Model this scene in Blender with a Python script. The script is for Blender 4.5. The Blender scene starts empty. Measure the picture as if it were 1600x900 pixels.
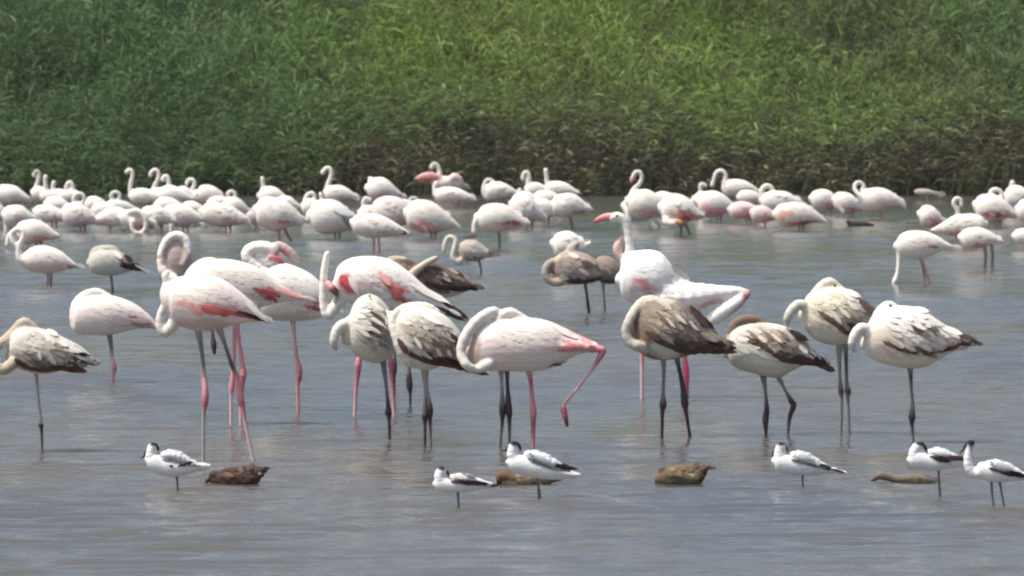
import bpy, math, random
import numpy as np
from mathutils import Vector
from mathutils.bvhtree import BVHTree

random.seed(7)
rng = np.random.default_rng(7)
scene = bpy.context.scene
COL = scene.collection

# ------------------------------------------------------------------ camera
CAM_H = 2.25          # camera height above the water, metres
FPX = 10800.0         # focal length in pixels of a 1600 px wide picture
PITCH = math.atan(340.0 / FPX)
cam_data = bpy.data.cameras.new("camera")
cam = bpy.data.objects.new("camera", cam_data)
COL.objects.link(cam)
cam.location = (0, 0, CAM_H)
cam.rotation_euler = (math.pi / 2 - PITCH, 0, 0)
cam_data.sensor_width = 36.0
cam_data.lens = 36.0 * FPX / 1600.0
cam_data.clip_start = 0.5
cam_data.clip_end = 3000
cam_data.dof.use_dof = True
cam_data.dof.focus_distance = 43.0
cam_data.dof.aperture_fstop = 11.0
scene.camera = cam

# ------------------------------------------------------------------ light
SUN_EL = math.radians(64)
SUN_AZ = math.radians(-112)      # measured from +Y (away from camera) towards +X; negative = left
world = bpy.data.worlds.new("World")
scene.world = world
world.use_nodes = True
wn = world.node_tree.nodes
sky = wn.new("ShaderNodeTexSky")
sky.sky_type = 'NISHITA'
sky.sun_disc = False
sky.sun_elevation = SUN_EL
sky.sun_rotation = SUN_AZ
sky.air_density = 1.0
sky.dust_density = 5.0
wn["Background"].inputs["Strength"].default_value = 0.15
world.node_tree.links.new(sky.outputs[0], wn["Background"].inputs["Color"])
sun_data = bpy.data.lights.new("sun", 'SUN')
sun_data.energy = 4.0
sun_data.angle = math.radians(0.5)
sun_data.color = (1.0, 0.94, 0.85)
sun = bpy.data.objects.new("sun", sun_data)
COL.objects.link(sun)
sd = Vector((math.sin(SUN_AZ) * math.cos(SUN_EL), math.cos(SUN_AZ) * math.cos(SUN_EL), math.sin(SUN_EL)))
sun.rotation_euler = sd.to_track_quat('Z', 'Y').to_euler()
sun.location = sd * 100
scene.view_settings.view_transform = 'Standard'
scene.view_settings.look = 'None'
scene.view_settings.exposure = 0.10
scene.view_settings.gamma = 1.0
scene.render.engine = 'CYCLES'
scene.cycles.max_bounces = 6
scene.cycles.pixel_filter_type = 'BLACKMAN_HARRIS'
scene.cycles.filter_width = 2.2

# ------------------------------------------------------------------ helpers
CP, SP = math.cos(PITCH), math.sin(PITCH)

def depth_of(v):
    """distance at which the water surface appears at picture row v"""
    cy = (450 - v) / FPX
    t = CAM_H / (SP - cy * CP)
    return t * (CP + cy * SP)

def pt(u, v, d):
    cx, cy = (u - 800) / FPX, (450 - v) / FPX
    k = d / (CP + cy * SP)
    return np.array([k * cx, d, CAM_H + k * (cy * CP - SP)])

def lin(h):
    """sRGB hex -> linear rgb"""
    h = h.lstrip('#')
    out = []
    for i in (0, 2, 4):
        c = int(h[i:i + 2], 16) / 255
        out.append(c / 12.92 if c <= .04045 else ((c + .055) / 1.055) ** 2.4)
    return np.array(out)

def tag(o, label=None, cat=None, group=None, kind=None):
    if label: o["label"] = label
    if cat: o["category"] = cat
    if group: o["group"] = group
    if kind: o["kind"] = kind

def node(nt, t, **kw):
    n = nt.nodes.new(t)
    for k, v in kw.items(): setattr(n, k, v)
    return n

def make_mat(name, rough=0.7, bump=0.0, bscale=40.0, translucent=0.0, noise_amt=0.12, stretch=(1, 1, 1), sheen=0.0):
    """vertex colour x fine procedural grain"""
    m = bpy.data.materials.new(name); m.use_nodes = True
    nt = m.node_tree; b = nt.nodes["Principled BSDF"]
    at = node(nt, "ShaderNodeAttribute"); at.attribute_name = "Col"
    tc = node(nt, "ShaderNodeTexCoord")
    mp = node(nt, "ShaderNodeMapping"); mp.inputs["Scale"].default_value = stretch
    nz = node(nt, "ShaderNodeTexNoise"); nz.inputs["Scale"].default_value = bscale; nz.inputs["Detail"].default_value = 5
    nt.links.new(tc.outputs["Object"], mp.inputs["Vector"]); nt.links.new(mp.outputs[0], nz.inputs["Vector"])
    mr = node(nt, "ShaderNodeMapRange")
    mr.inputs["From Min"].default_value = .25; mr.inputs["From Max"].default_value = .75
    mr.inputs["To Min"].default_value = 1 - noise_amt; mr.inputs["To Max"].default_value = 1 + noise_amt
    nt.links.new(nz.outputs["Fac"], mr.inputs["Value"])
    mx = node(nt, "ShaderNodeVectorMath", operation='SCALE')
    nt.links.new(at.outputs["Color"], mx.inputs[0]); nt.links.new(mr.outputs[0], mx.inputs["Scale"])
    nt.links.new(mx.outputs[0], b.inputs["Base Color"])
    b.inputs["Roughness"].default_value = rough
    b.inputs["Specular IOR Level"].default_value = 0.25
    if sheen: b.inputs["Sheen Weight"].default_value = sheen
    if bump:
        bp = node(nt, "ShaderNodeBump"); bp.inputs["Strength"].default_value = bump; bp.inputs["Distance"].default_value = .01
        nt.links.new(nz.outputs["Fac"], bp.inputs["Height"]); nt.links.new(bp.outputs[0], b.inputs["Normal"])
    if translucent:
        tr = node(nt, "ShaderNodeBsdfTranslucent"); ms = node(nt, "ShaderNodeMixShader")
        ms.inputs[0].default_value = translucent
        nt.links.new(mx.outputs[0], tr.inputs["Color"])
        nt.links.new(b.outputs[0], ms.inputs[1]); nt.links.new(tr.outputs[0], ms.inputs[2])
        nt.links.new(ms.outputs[0], nt.nodes["Material Output"].inputs["Surface"])
    return m

M_PLUME = make_mat("plumage", .85, .25, 55, 0, .10, (.45, 1, 1.3))
M_FEATHER = make_mat("feather_vanes", .8, .15, 90, .12, .12, (.4, 1, 1.3))
M_SKIN = make_mat("leg_and_bill_skin", .45, .15, 120, 0, .15)
M_LEAF = make_mat("reed_leaf", .65, 0, 4, .45, .18)

def new_mesh(name, V, F, cols=None, mats=(), midx=None, smooth=True):
    me = bpy.data.meshes.new(name)
    me.from_pydata([tuple(map(float, v)) for v in V], [], [tuple(map(int, f)) for f in F])
    for m in mats: me.materials.append(m)
    if cols is not None:
        a = me.color_attributes.new("Col", 'FLOAT_COLOR', 'POINT')
        c4 = np.ones((len(V), 4), np.float32); c4[:, :3] = cols
        a.data.foreach_set("color", c4.ravel())
    if midx is not None: me.polygons.foreach_set("material_index", np.asarray(midx, np.int32))
    if smooth: me.polygons.foreach_set("use_smooth", np.ones(len(me.polygons), bool))
    me.update()
    return me

def add_obj(name, me, parent=None):
    o = bpy.data.objects.new(name, me); COL.objects.link(o)
    if parent: o.parent = parent
    return o

def fast_mesh(name, V, quads, tris, cols, mat):
    """big numpy mesh"""
    me = bpy.data.meshes.new(name)
    nv, nq, nt_ = len(V), len(quads), len(tris)
    me.vertices.add(nv); me.vertices.foreach_set("co", np.asarray(V, np.float32).ravel())
    loops = np.concatenate([np.asarray(quads, np.int32).ravel(), np.asarray(tris, np.int32).ravel()]) if nt_ else np.asarray(quads, np.int32).ravel()
    me.loops.add(len(loops)); me.loops.foreach_set("vertex_index", loops)
    me.polygons.add(nq + nt_)
    starts = np.concatenate([np.arange(nq) * 4, nq * 4 + np.arange(nt_) * 3]).astype(np.int32)
    me.polygons.foreach_set("loop_start", starts)
    me.polygons.foreach_set("use_smooth", np.ones(nq + nt_, bool))
    me.materials.append(mat)
    if cols is not None:
        a = me.color_attributes.new("Col", 'FLOAT_COLOR', 'POINT')
        c4 = np.ones((nv, 4), np.float32); c4[:, :3] = cols
        a.data.foreach_set("color", c4.ravel())
    me.update(calc_edges=True); me.validate()
    return me

def smooth_noise(x, y, seed=0):
    """cheap sum-of-sines value noise in -1..1"""
    r = np.random.default_rng(seed); s = 0
    for k in range(5):
        a = r.uniform(0, 6.28); f = 0.6 * 1.7 ** k
        s = s + np.sin((x * math.cos(a) + y * math.sin(a)) * f + r.uniform(0, 6.28)) / 1.35 ** k
    return s / 2.6

# ------------------------------------------------------------------ setting: water
def build_water():
    n_c, n_r = 480, 2100
    rows = 27.0 * (126.5 / 27.0) ** (np.linspace(0, 1, n_r))
    rows = np.concatenate([[-60, -10, 10, 18, 24], rows])
    half = np.maximum(0.092 * np.abs(rows) + 1.0, 3.0)
    c = np.linspace(-1, 1, n_c)
    X = half[:, None] * c[None, :]
    ext = np.array([140.0, 90, 50])[None, :] + np.zeros((len(rows), 1))
    X = np.concatenate([-ext, X, ext[:, ::-1]], 1)
    Y = rows[:, None] + 0 * X
    Z = np.zeros_like(X)
    r = np.random.default_rng(3)
    for k in range(46):
        wl = 0.13 * 1.045 ** k * r.uniform(.9, 1.1)
        if wl > .5: wl = r.uniform(.14, .42)
        th = math.radians(90 + r.normal(0, 16 if wl < .25 else 8) + 7)
        kx, ky = 2 * math.pi / wl * math.cos(th), 2 * math.pi / wl * math.sin(th)
        amp = wl * 0.0042
        spacing = np.maximum(half / n_c * 2, np.gradient(rows))[:, None]
        fade = np.clip((wl / spacing - 2.2) / 2, 0, 1)
        Z += amp * fade * np.sin(kx * X + ky * Y + r.uniform(0, 6.28))
    gust = 0.8 + 0.55 * smooth_noise(X * .9, Y * .8, 5)
    calm = np.clip(1.25 - (Y - 32) / 90, .70, 1.25)
    Z *= gust * calm
    Z[:, :3] = 0; Z[:, -3:] = 0; Z[:5] = 0
    nr, nc = X.shape
    V = np.stack([X, Y, Z], -1).reshape(-1, 3)
    i = np.arange(nr - 1)[:, None] * nc + np.arange(nc - 1)[None, :]
    Q = np.stack([i, i + 1, i + nc + 1, i + nc], -1).reshape(-1, 4)
    m = bpy.data.materials.new("muddy_water"); m.use_nodes = True
    nt = m.node_tree; b = nt.nodes["Principled BSDF"]
    tc = node(nt, "ShaderNodeTexCoord")
    mp = node(nt, "ShaderNodeMapping"); mp.inputs["Scale"].default_value = (.16, .05, 1)
    nz = node(nt, "ShaderNodeTexNoise"); nz.inputs["Scale"].default_value = 1.6; nz.inputs["Detail"].default_value = 4
    nt.links.new(tc.outputs["Object"], mp.inputs[0]); nt.links.new(mp.outputs[0], nz.inputs["Vector"])
    cr = node(nt, "ShaderNodeValToRGB")
    cr.color_ramp.elements[0].position = .40; cr.color_ramp.elements[0].color = (.102, .092, .076, 1)
    cr.color_ramp.elements[1].position = .62; cr.color_ramp.elements[1].color = (.075, .083, .089, 1)
    nt.links.new(nz.outputs["Fac"], cr.inputs[0]); nt.links.new(cr.outputs[0], b.inputs["Base Color"])
    b.inputs["Roughness"].default_value = .10
    b.inputs["IOR"].default_value = 1.333
    b.subsurface_method = 'BURLEY'          # silt in suspension scatters the light
    b.inputs["Subsurface Weight"].default_value = 1.0
    b.inputs["Subsurface Radius"].default_value = (1.0, .95, .85)
    b.inputs["Subsurface Scale"].default_value = .55
    mp2 = node(nt, "ShaderNodeMapping"); mp2.inputs["Scale"].default_value = (5.5, 9, 1); mp2.inputs["Rotation"].default_value = (0, 0, .2)
    n2 = node(nt, "ShaderNodeTexNoise"); n2.inputs["Scale"].default_value = 1.0; n2.inputs["Detail"].default_value = 4
    nt.links.new(tc.outputs["Object"], mp2.inputs[0]); nt.links.new(mp2.outputs[0], n2.inputs["Vector"])
    bp = node(nt, "ShaderNodeBump"); bp.inputs["Strength"].default_value = .3; bp.inputs["Distance"].default_value = .03
    nt.links.new(n2.outputs["Fac"], bp.inputs["Height"]); nt.links.new(bp.outputs[0], b.inputs["Normal"])
    o = add_obj("water", fast_mesh("water", V, Q, [], None, m))
    tag(o, "grey rippled muddy water the birds stand in", kind="structure")

# ------------------------------------------------------------------ setting: bank
EDGE = 124.6
def bank_z(x, y):
    d = y - EDGE - 0.35 * np.sin(x * .7) - .25 * np.sin(x * 1.9 + 1)
    up = np.where(d < 0, d * .35, np.where(d < 1.2, d * .25, .30 + (d - 1.2) * .40))
    return np.minimum(up, 6.5) + .30 * smooth_noise(x * .8, y * .8, 9) * np.clip(d / 1.5, 0, 1)

def build_bank():
    xs = np.concatenate([[-140, -110, -70], np.linspace(-32, 32, 130), [70, 110, 140]])
    ys = np.concatenate([np.linspace(EDGE - 2.5, EDGE + 14, 60), [EDGE + 20, EDGE + 30, EDGE + 60, 240, 300]])
    X, Y = np.meshgrid(xs, ys)
    Z = bank_z(X, Y)
    V = np.stack([X, Y, Z], -1).reshape(-1, 3); nc = len(xs)
    i = np.arange(len(ys) - 1)[:, None] * nc + np.arange(nc - 1)[None, :]
    Q = np.stack([i, i + 1, i + nc + 1, i + nc], -1).reshape(-1, 4)
    m = bpy.data.materials.new("bank_soil"); m.use_nodes = True
    nt = m.node_tree; b = nt.nodes["Principled BSDF"]
    nz = node(nt, "ShaderNodeTexNoise"); nz.inputs["Scale"].default_value = 3; nz.inputs["Detail"].default_value = 8
    tc = node(nt, "ShaderNodeTexCoord"); nt.links.new(tc.outputs["Object"], nz.inputs["Vector"])
    cr = node(nt, "ShaderNodeValToRGB")
    cr.color_ramp.elements[0].color = (.014, .012, .009, 1); cr.color_ramp.elements[1].color = (.03, .032, .016, 1)
    nt.links.new(nz.outputs["Fac"], cr.inputs[0]); nt.links.new(cr.outputs[0], b.inputs["Base Color"])
    b.inputs["Roughness"].default_value = .9
    o = add_obj("bank", fast_mesh("bank", V, Q, [], None, m))
    tag(o, "dark earth bank rising behind the water", kind="structure")

def strip_blades(roots, dirs, L, W, droop, cols, r):
    """curved tapered leaves: 7 verts, 2 quads and a tip triangle each"""
    n = len(roots)
    d = dirs / np.linalg.norm(dirs, axis=1, keepdims=True)
    rv = r.normal(size=(n, 3)); rv[:, 2] *= .3
    side = np.cross(d, rv); side /= np.linalg.norm(side, axis=1, keepdims=True) + 1e-6
    ts = np.array([0, .33, .68, 1.0]); ws = [.45, 1, .75]
    V = np.zeros((n, 7, 3))
    for k, t in enumerate(ts):
        c = roots + d * (L * t)[:, None]
        c[:, 2] -= droop * L * t * t
        if k < 3:
            V[:, 2 * k] = c - side * (W * ws[k] * .5)[:, None]
            V[:, 2 * k + 1] = c + side * (W * ws[k] * .5)[:, None]
        else: V[:, 6] = c
    b = (np.arange(n) * 7)[:, None]
    Q = np.concatenate([b + np.array([[0, 1, 3, 2]]), b + np.array([[2, 3, 5, 4]])])
    T = b + np.array([[4, 5, 6]])
    shade = r.uniform(.8, 1.2, (n, 1, 1))
    C = np.repeat(cols[:, None, :], 7, 1) * shade
    return V.reshape(-1, 3), Q, T, C.reshape(-1, 3)

def merge(parts):
    V, Q, T, C, off = [], [], [], [], 0
    for v, q, t, c in parts:
        V.append(v); Q.append(q + off); T.append(t + off); C.append(c); off += len(v)
    return np.concatenate(V), np.concatenate(Q), np.concatenate(T), np.concatenate(C)

G_BLUE = np.array([.092, .166, .064]); G_MID = np.array([.150, .228, .060]); G_YEL = np.array([.205, .310, .052])
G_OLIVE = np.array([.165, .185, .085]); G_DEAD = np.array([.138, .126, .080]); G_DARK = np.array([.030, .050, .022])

def zone_colour(x, y, z, r):
    """species mix along the bank: blue-green scrub left, yellow-green reed right of centre"""
    n = len(x)
    u = x * FPX / y + 800 + 90 * smooth_noise(x * .5, z * 1.1, 21)
    a = np.clip((u - 330) / 420, 0, 1)[:, None]
    c = G_BLUE * (1 - a) + G_MID * a
    patch = np.exp(-((u - 900) / 420) ** 2)[:, None] * np.clip((z - 1.5) / 1.1, 0, 1)[:, None]
    patch = patch * (.65 + .6 * smooth_noise(x * .7, z * 1.3 + y * .3, 22))[:, None]
    c = c * (1 - np.clip(patch, 0, 1)) + G_YEL * np.clip(patch, 0, 1)
    ol = np.clip(.35 + .9 * smooth_noise(x * .9, z * .9, 23), 0, 1)[:, None] * np.clip((u - 500) / 500, 0, .75)[:, None]
    c = c * (1 - ol * .6) + G_OLIVE * ol * .6
    c = c * (1 + .30 * smooth_noise(x * 1.1 + 3, z * 1.5 + y * .4, 27))[:, None]
    rt = np.clip((u - 1480) / 90, 0, 1)[:, None]
    c = c * (1 - rt) + (G_BLUE * .75 + G_MID * .45) * rt
    return c

def build_reeds():
    r = np.random.default_rng(11)
    def plants(n, y0, y1, hmin, hmax, nleaf, leafL, leafW, stemcol, leafstart, dead, lean, upright=1.0):
        nc = n // 7                                     # plants grow in tussocks
        ci = r.integers(0, nc, n)
        cxs, cys, chs = r.uniform(-17.5, 17.5, nc), r.uniform(y0, y1, nc), r.uniform(.72, 1.22, nc)
        x = cxs[ci] + r.normal(0, .13, n); y = EDGE + cys[ci] + r.normal(0, .13, n); z = bank_z(x, y); hs = chs[ci]
        lx, ly = (x - cxs[ci]) * 1.6, (y - EDGE - cys[ci]) * 1.6
        # clump the plants
        keep = (smooth_noise(x * 1.6, y * 1.6, 31) + .8 * smooth_noise(x * .55, y * .8, 35)) > r.uniform(-2.3, -.3, n)
        x, y, z, hs, lx, ly = x[keep], y[keep], z[keep], hs[keep], lx[keep], ly[keep]; n = len(x)
        h = r.uniform(hmin, hmax, n) * hs * (1 + .28 * smooth_noise(x * .9, y * .9, 33))
        ln = np.stack([lx + r.normal(0, .09, n), ly + r.normal(-lean, .09, n), np.ones(n)], -1)
        root = np.stack([x, y, z - .05], -1)
        base = zone_colour(x, y, z + h * .8, r)
        stem = strip_blades(root, ln, h * 1.05, np.full(n, .022), np.zeros(n), np.clip(base * .5 + stemcol * .6, 0, 1), r)
        parts = [stem]
        for k in range(nleaf):
            f = leafstart + (1 - leafstart) * (k + r.uniform(0, 1, n)) / nleaf
            p = root + ln * (h * f)[:, None]
            az = r.uniform(0, 6.28, n)
            dv = np.stack([np.cos(az), np.sin(az), r.uniform(.2, 1.3, n) * upright], -1)
            L = r.uniform(*leafL, n); W = r.uniform(*leafW, n)
            c = zone_colour(p[:, 0], p[:, 1], p[:, 2], r) * r.uniform(.55, 1.5, (n, 1))
            c = np.where(r.uniform(0, 1, (n, 1)) < .05, c * 1.3 + .06, c)
            uu = p[:, 0] * FPX / p[:, 1] + 800
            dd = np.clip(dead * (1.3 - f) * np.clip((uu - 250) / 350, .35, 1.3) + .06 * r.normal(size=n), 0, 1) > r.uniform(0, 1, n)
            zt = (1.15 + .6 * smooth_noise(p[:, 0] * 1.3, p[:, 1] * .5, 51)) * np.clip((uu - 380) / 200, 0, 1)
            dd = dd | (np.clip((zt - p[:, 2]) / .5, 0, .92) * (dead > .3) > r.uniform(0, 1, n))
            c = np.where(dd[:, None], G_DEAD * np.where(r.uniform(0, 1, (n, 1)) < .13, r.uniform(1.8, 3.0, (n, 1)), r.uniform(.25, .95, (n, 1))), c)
            parts.append(strip_blades(p, dv, L, W, r.uniform(.25, .9, n), c, r))
        return merge(parts)
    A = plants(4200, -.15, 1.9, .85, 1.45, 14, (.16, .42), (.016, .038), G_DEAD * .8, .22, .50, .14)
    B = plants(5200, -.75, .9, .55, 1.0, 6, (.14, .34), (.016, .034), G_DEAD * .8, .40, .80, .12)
    V, Q, T, C = merge([A, B])
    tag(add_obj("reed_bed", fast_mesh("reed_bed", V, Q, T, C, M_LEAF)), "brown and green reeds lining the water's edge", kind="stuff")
    V, Q, T, C = plants(9500, 1.4, 10.5, .75, 1.35, 13, (.25, .60), (.014, .034), G_MID, .10, .10, .08, 2.2)
    tag(add_obj("hillside_reeds", fast_mesh("hillside_reeds", V, Q, T, C, M_LEAF)), "dense green reeds and grass covering the bank", kind="stuff")
    # bushy scrub on the left half: rounded clumps of short broad leaves
    n = 95
    cx = np.concatenate([r.uniform(-16, 1.5, n), r.uniform(1.5, 15, 26)]); n = len(cx)
    cy = EDGE + np.concatenate([r.uniform(.3, 9, n - 26), r.uniform(2.5, 9, 26)]); cr = r.uniform(.45, 1.0, n)
    parts = []
    for k in range(n):
        m = int(560 * cr[k] ** 2)
        d = r.normal(size=(m, 3)); d /= np.linalg.norm(d, axis=1, keepdims=True); d[:, 2] = np.abs(d[:, 2]) * .95 - .1
        rad = cr[k] * r.uniform(.55, 1.05, m) * (1 + .25 * np.sin(d[:, 0] * 5 + k) * np.cos(d[:, 2] * 6))
        p = np.stack([np.full(m, cx[k]), np.full(m, cy[k]), np.zeros(m)], -1) + d * rad[:, None]
        p[:, 2] += bank_z(np.array([cx[k]]), np.array([cy[k]]))[0] + cr[k] * .35
        dv = d + r.normal(0, .6, (m, 3))
        c = zone_colour(p[:, 0], p[:, 1], p[:, 2], r) * r.uniform(.6, 1.35, (m, 1))
        parts.append(strip_blades(p, dv, r.uniform(.12, .26, m), r.uniform(.03, .06, m), r.uniform(.1, .6, m), c, r))
    V, Q, T, C = merge(parts)
    tag(add_obj("scrub", fast_mesh("scrub", V, Q, T, C, M_LEAF)), "blue green leafy scrub on the left of the bank", kind="stuff")
    # the separate bush at the right end of the bank
    root = bpy.data.objects.new("bush", None); COL.objects.link(root)
    bx, by = 10.1, EDGE + .7
    bz = float(bank_z(np.array([bx]), np.array([by]))[0])
    root.location = (bx, by, bz)
    parts = []
    for k in range(26):
        cc = np.array([r.uniform(-.85, 1.0), r.uniform(-.5, .9), r.uniform(.15, 2.2)]); cc[0] *= 1 - .25 * cc[2] / 2.2
        m = 190
        d = r.normal(size=(m, 3)); d /= np.linalg.norm(d, axis=1, keepdims=True)
        p = cc + d * (r.uniform(.15, .48, m))[:, None]
        p[:, 2] = np.maximum(p[:, 2], .03)
        c = np.array([.085, .140, .055]) * r.uniform(.55, 1.35, (m, 1))
        dv = np.array([-.5, -.2, .2]) + r.normal(0, .7, (m, 3))
        parts.append(strip_blades(p, dv, r.uniform(.12, .3, m), r.uniform(.025, .05, m), r.uniform(.1, .6, m), c, r))
    V, Q, T, C = merge(parts)
    add_obj("foliage", fast_mesh("foliage", V, Q, T, C, M_LEAF), root)
    V, F, cc = [], [], []
    for k in range(6):
        a = np.array([.06 * math.cos(k), .06 * math.sin(k), -.05]); b_ = np.array([.6 * math.cos(k * 1.05), .4 * math.sin(k * 1.05), 1.5 + .1 * k])
        P = [a + (b_ - a) * t for t in (0, .5, 1)]
        o = len(V)
        for j, p in enumerate(P):
            for q in range(6): V.append(p + .03 * (1 - .3 * j) * np.array([math.cos(q * 1.047), math.sin(q * 1.047), 0]))
        for j in range(2):
            for q in range(6): F.append((o + j * 6 + q, o + j * 6 + (q + 1) % 6, o + j * 6 + 6 + (q + 1) % 6, o + j * 6 + 6 + q))
    add_obj("stem", new_mesh("stem", V, F, np.tile([.12, .1, .07], (len(V), 1)), [M_SKIN]), root)
    tag(root, "blue green leafy bush at the right end of the bank", "bush")

def build_haze():
    x, y0, y1, z0, z1 = 150, -70, 312, -2.2, 9.5
    V = [(-x, y0, z0), (x, y0, z0), (x, y1, z0), (-x, y1, z0), (-x, y0, z1), (x, y0, z1), (x, y1, z1), (-x, y1, z1)]
    F = [(0, 3, 2, 1), (4, 5, 6, 7), (0, 1, 5, 4), (1, 2, 6, 5), (2, 3, 7, 6), (3, 0, 4, 7)]
    m = bpy.data.materials.new("air"); m.use_nodes = True; nt = m.node_tree
    nt.nodes.remove(nt.nodes["Principled BSDF"])
    v = node(nt, "ShaderNodeVolumePrincipled")
    v.inputs["Color"].default_value = (.93, .95, .96, 1); v.inputs["Density"].default_value = .00018; v.inputs["Anisotropy"].default_value = .2
    nt.links.new(v.outputs[0], nt.nodes["Material Output"].inputs["Volume"])
    o = add_obj("haze", new_mesh("haze", V, F, None, [m], smooth=False))
    tag(o, "thin summer haze over the lagoon", kind="stuff")

build_haze()
build_water()
build_bank()
build_reeds()

# ------------------------------------------------------------------ bird kit
def catmull(P, n):
    P = np.asarray(P, float)
    if len(P) == 2: return P[0] + (P[1] - P[0]) * np.linspace(0, 1, n)[:, None]
    Q = np.vstack([2 * P[0] - P[1], P, 2 * P[-1] - P[-2]])
    out = []
    for s in np.linspace(0, len(P) - 1, n):
        i = min(int(s), len(P) - 2); t = s - i
        a, b, c, d = Q[i], Q[i + 1], Q[i + 2], Q[i + 3]
        out.append(.5 * ((2 * b) + (-a + c) * t + (2 * a - 5 * b + 4 * c - d) * t * t + (-a + 3 * b - 3 * c + d) * t ** 3))
    return np.array(out)

def loft(C, R, N1, N2, seg=14, cap=True):
    """rings of radii R=(n,2) round centres C in the frame N1,N2 (arrays); rounded ends"""
    n = len(C); V = []; F = []
    T = np.gradient(C, axis=0); T /= np.linalg.norm(T, axis=1, keepdims=True) + 1e-9
    rings = []
    if cap:
        for k in (80, 50, 25): rings.append((C[0] - T[0] * R[0].min() * math.sin(math.radians(k)), R[0] * math.cos(math.radians(k)), N1[0], N2[0]))
    for i in range(n): rings.append((C[i], R[i], N1[i], N2[i]))
    if cap:
        for k in (25, 50, 80): rings.append((C[-1] + T[-1] * R[-1].min() * math.sin(math.radians(k)), R[-1] * math.cos(math.radians(k)), N1[-1], N2[-1]))
    for c, r, a, b in rings:
        for s in range(seg):
            th = 2 * math.pi * s / seg
            V.append(c + a * (r[0] * math.cos(th)) + b * (r[1] * math.sin(th)))
    m = len(rings)
    for i in range(m - 1):
        for s in range(seg):
            s2 = (s + 1) % seg
            F.append((i * seg + s, i * seg + s2, (i + 1) * seg + s2, (i + 1) * seg + s))
    F.append(tuple(range(seg))[::-1]); F.append(tuple((m - 1) * seg + s for s in range(seg)))
    return V, F

class Frame:
    """maps picture-scale bird drawings (u right, v down, w towards the viewer) to metres round the bird's foot"""
    def __init__(self, u0, v0, shift=0.0):
        self.d = depth_of(v0) ; self.base = pt(u0, v0, self.d); self.base[2] = 0
        self.u0, self.v0 = u0, v0
        self.s = self.d / FPX
    def __call__(self, u, v, w=0.0):
        p = pt(u, v, self.d) - self.base
        p[1] -= w * self.s
        return p
    def inv(self, P):
        """local metres -> (u,v)"""
        d = self.d
        x = (P[:, 0] + self.base[0]); z = P[:, 2]
        # z-H = k(cy CP - SP), k = d/(CP+cy SP)
        q = (z - CAM_H) / d
        cy = (q * CP + SP) / (CP - q * SP)
        k = d / (CP + cy * SP)
        return x / k * FPX + 800, 450 - cy * FPX

def tube_parts(fr, pts, n=None, seg=12, dzdef=0.0, ratio=1.0):
    """pts: (u,v,r[,w]) -> world loft data"""
    P = np.array([(p[0], p[1], p[2], p[3] if len(p) > 3 else dzdef) for p in pts], float)
    if dzdef == 0 and fr.s * FPX < 60: P[:, 3] = np.where((P[:, 3] > 3) & (P[:, 3] < 13) & (P[:, 2] > 5.5), P[:, 3] * 2.1, P[:, 3])
    if n is None: n = max(6, len(pts) * 5)
    S = catmull(P, n); S[:, 2] = np.maximum(S[:, 2], .3) * (1 + .05 * np.sin(np.arange(n) * 1.9 + pts[0][0]))
    C = np.array([fr(a[0], a[1], a[3]) for a in S])
    T = np.gradient(C, axis=0); T /= np.linalg.norm(T, axis=1, keepdims=True) + 1e-9
    Yv = np.array([0, 1.0, 0])
    N1 = np.cross(T, Yv); N1 /= np.linalg.norm(N1, axis=1, keepdims=True) + 1e-9
    N2 = np.cross(N1, T)
    R = np.stack([S[:, 2] * fr.s, S[:, 2] * fr.s * ratio], -1)
    V, F = loft(C, R, N1, N2, seg)
    return V, F, C, R

def profile_parts(fr, prof, ratio=.72, seg=20, n=30):
    P = np.array(prof, float)
    S = catmull(P, n)
    h = np.maximum((S[:, 2] - S[:, 1]) / 2, 1.0)
    C = np.array([fr(a[0], (a[1] + a[2]) / 2) for a in S])
    N1 = np.tile([0, 0, 1.0], (n, 1)); N2 = np.tile([0, 1.0, 0], (n, 1))
    hw = h * ratio
    R = np.stack([h, hw], -1) * fr.s
    V, F = loft(C, R, N1, N2, seg)
    return V, F, C, R

JOBS = []        # remesh jobs

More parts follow.
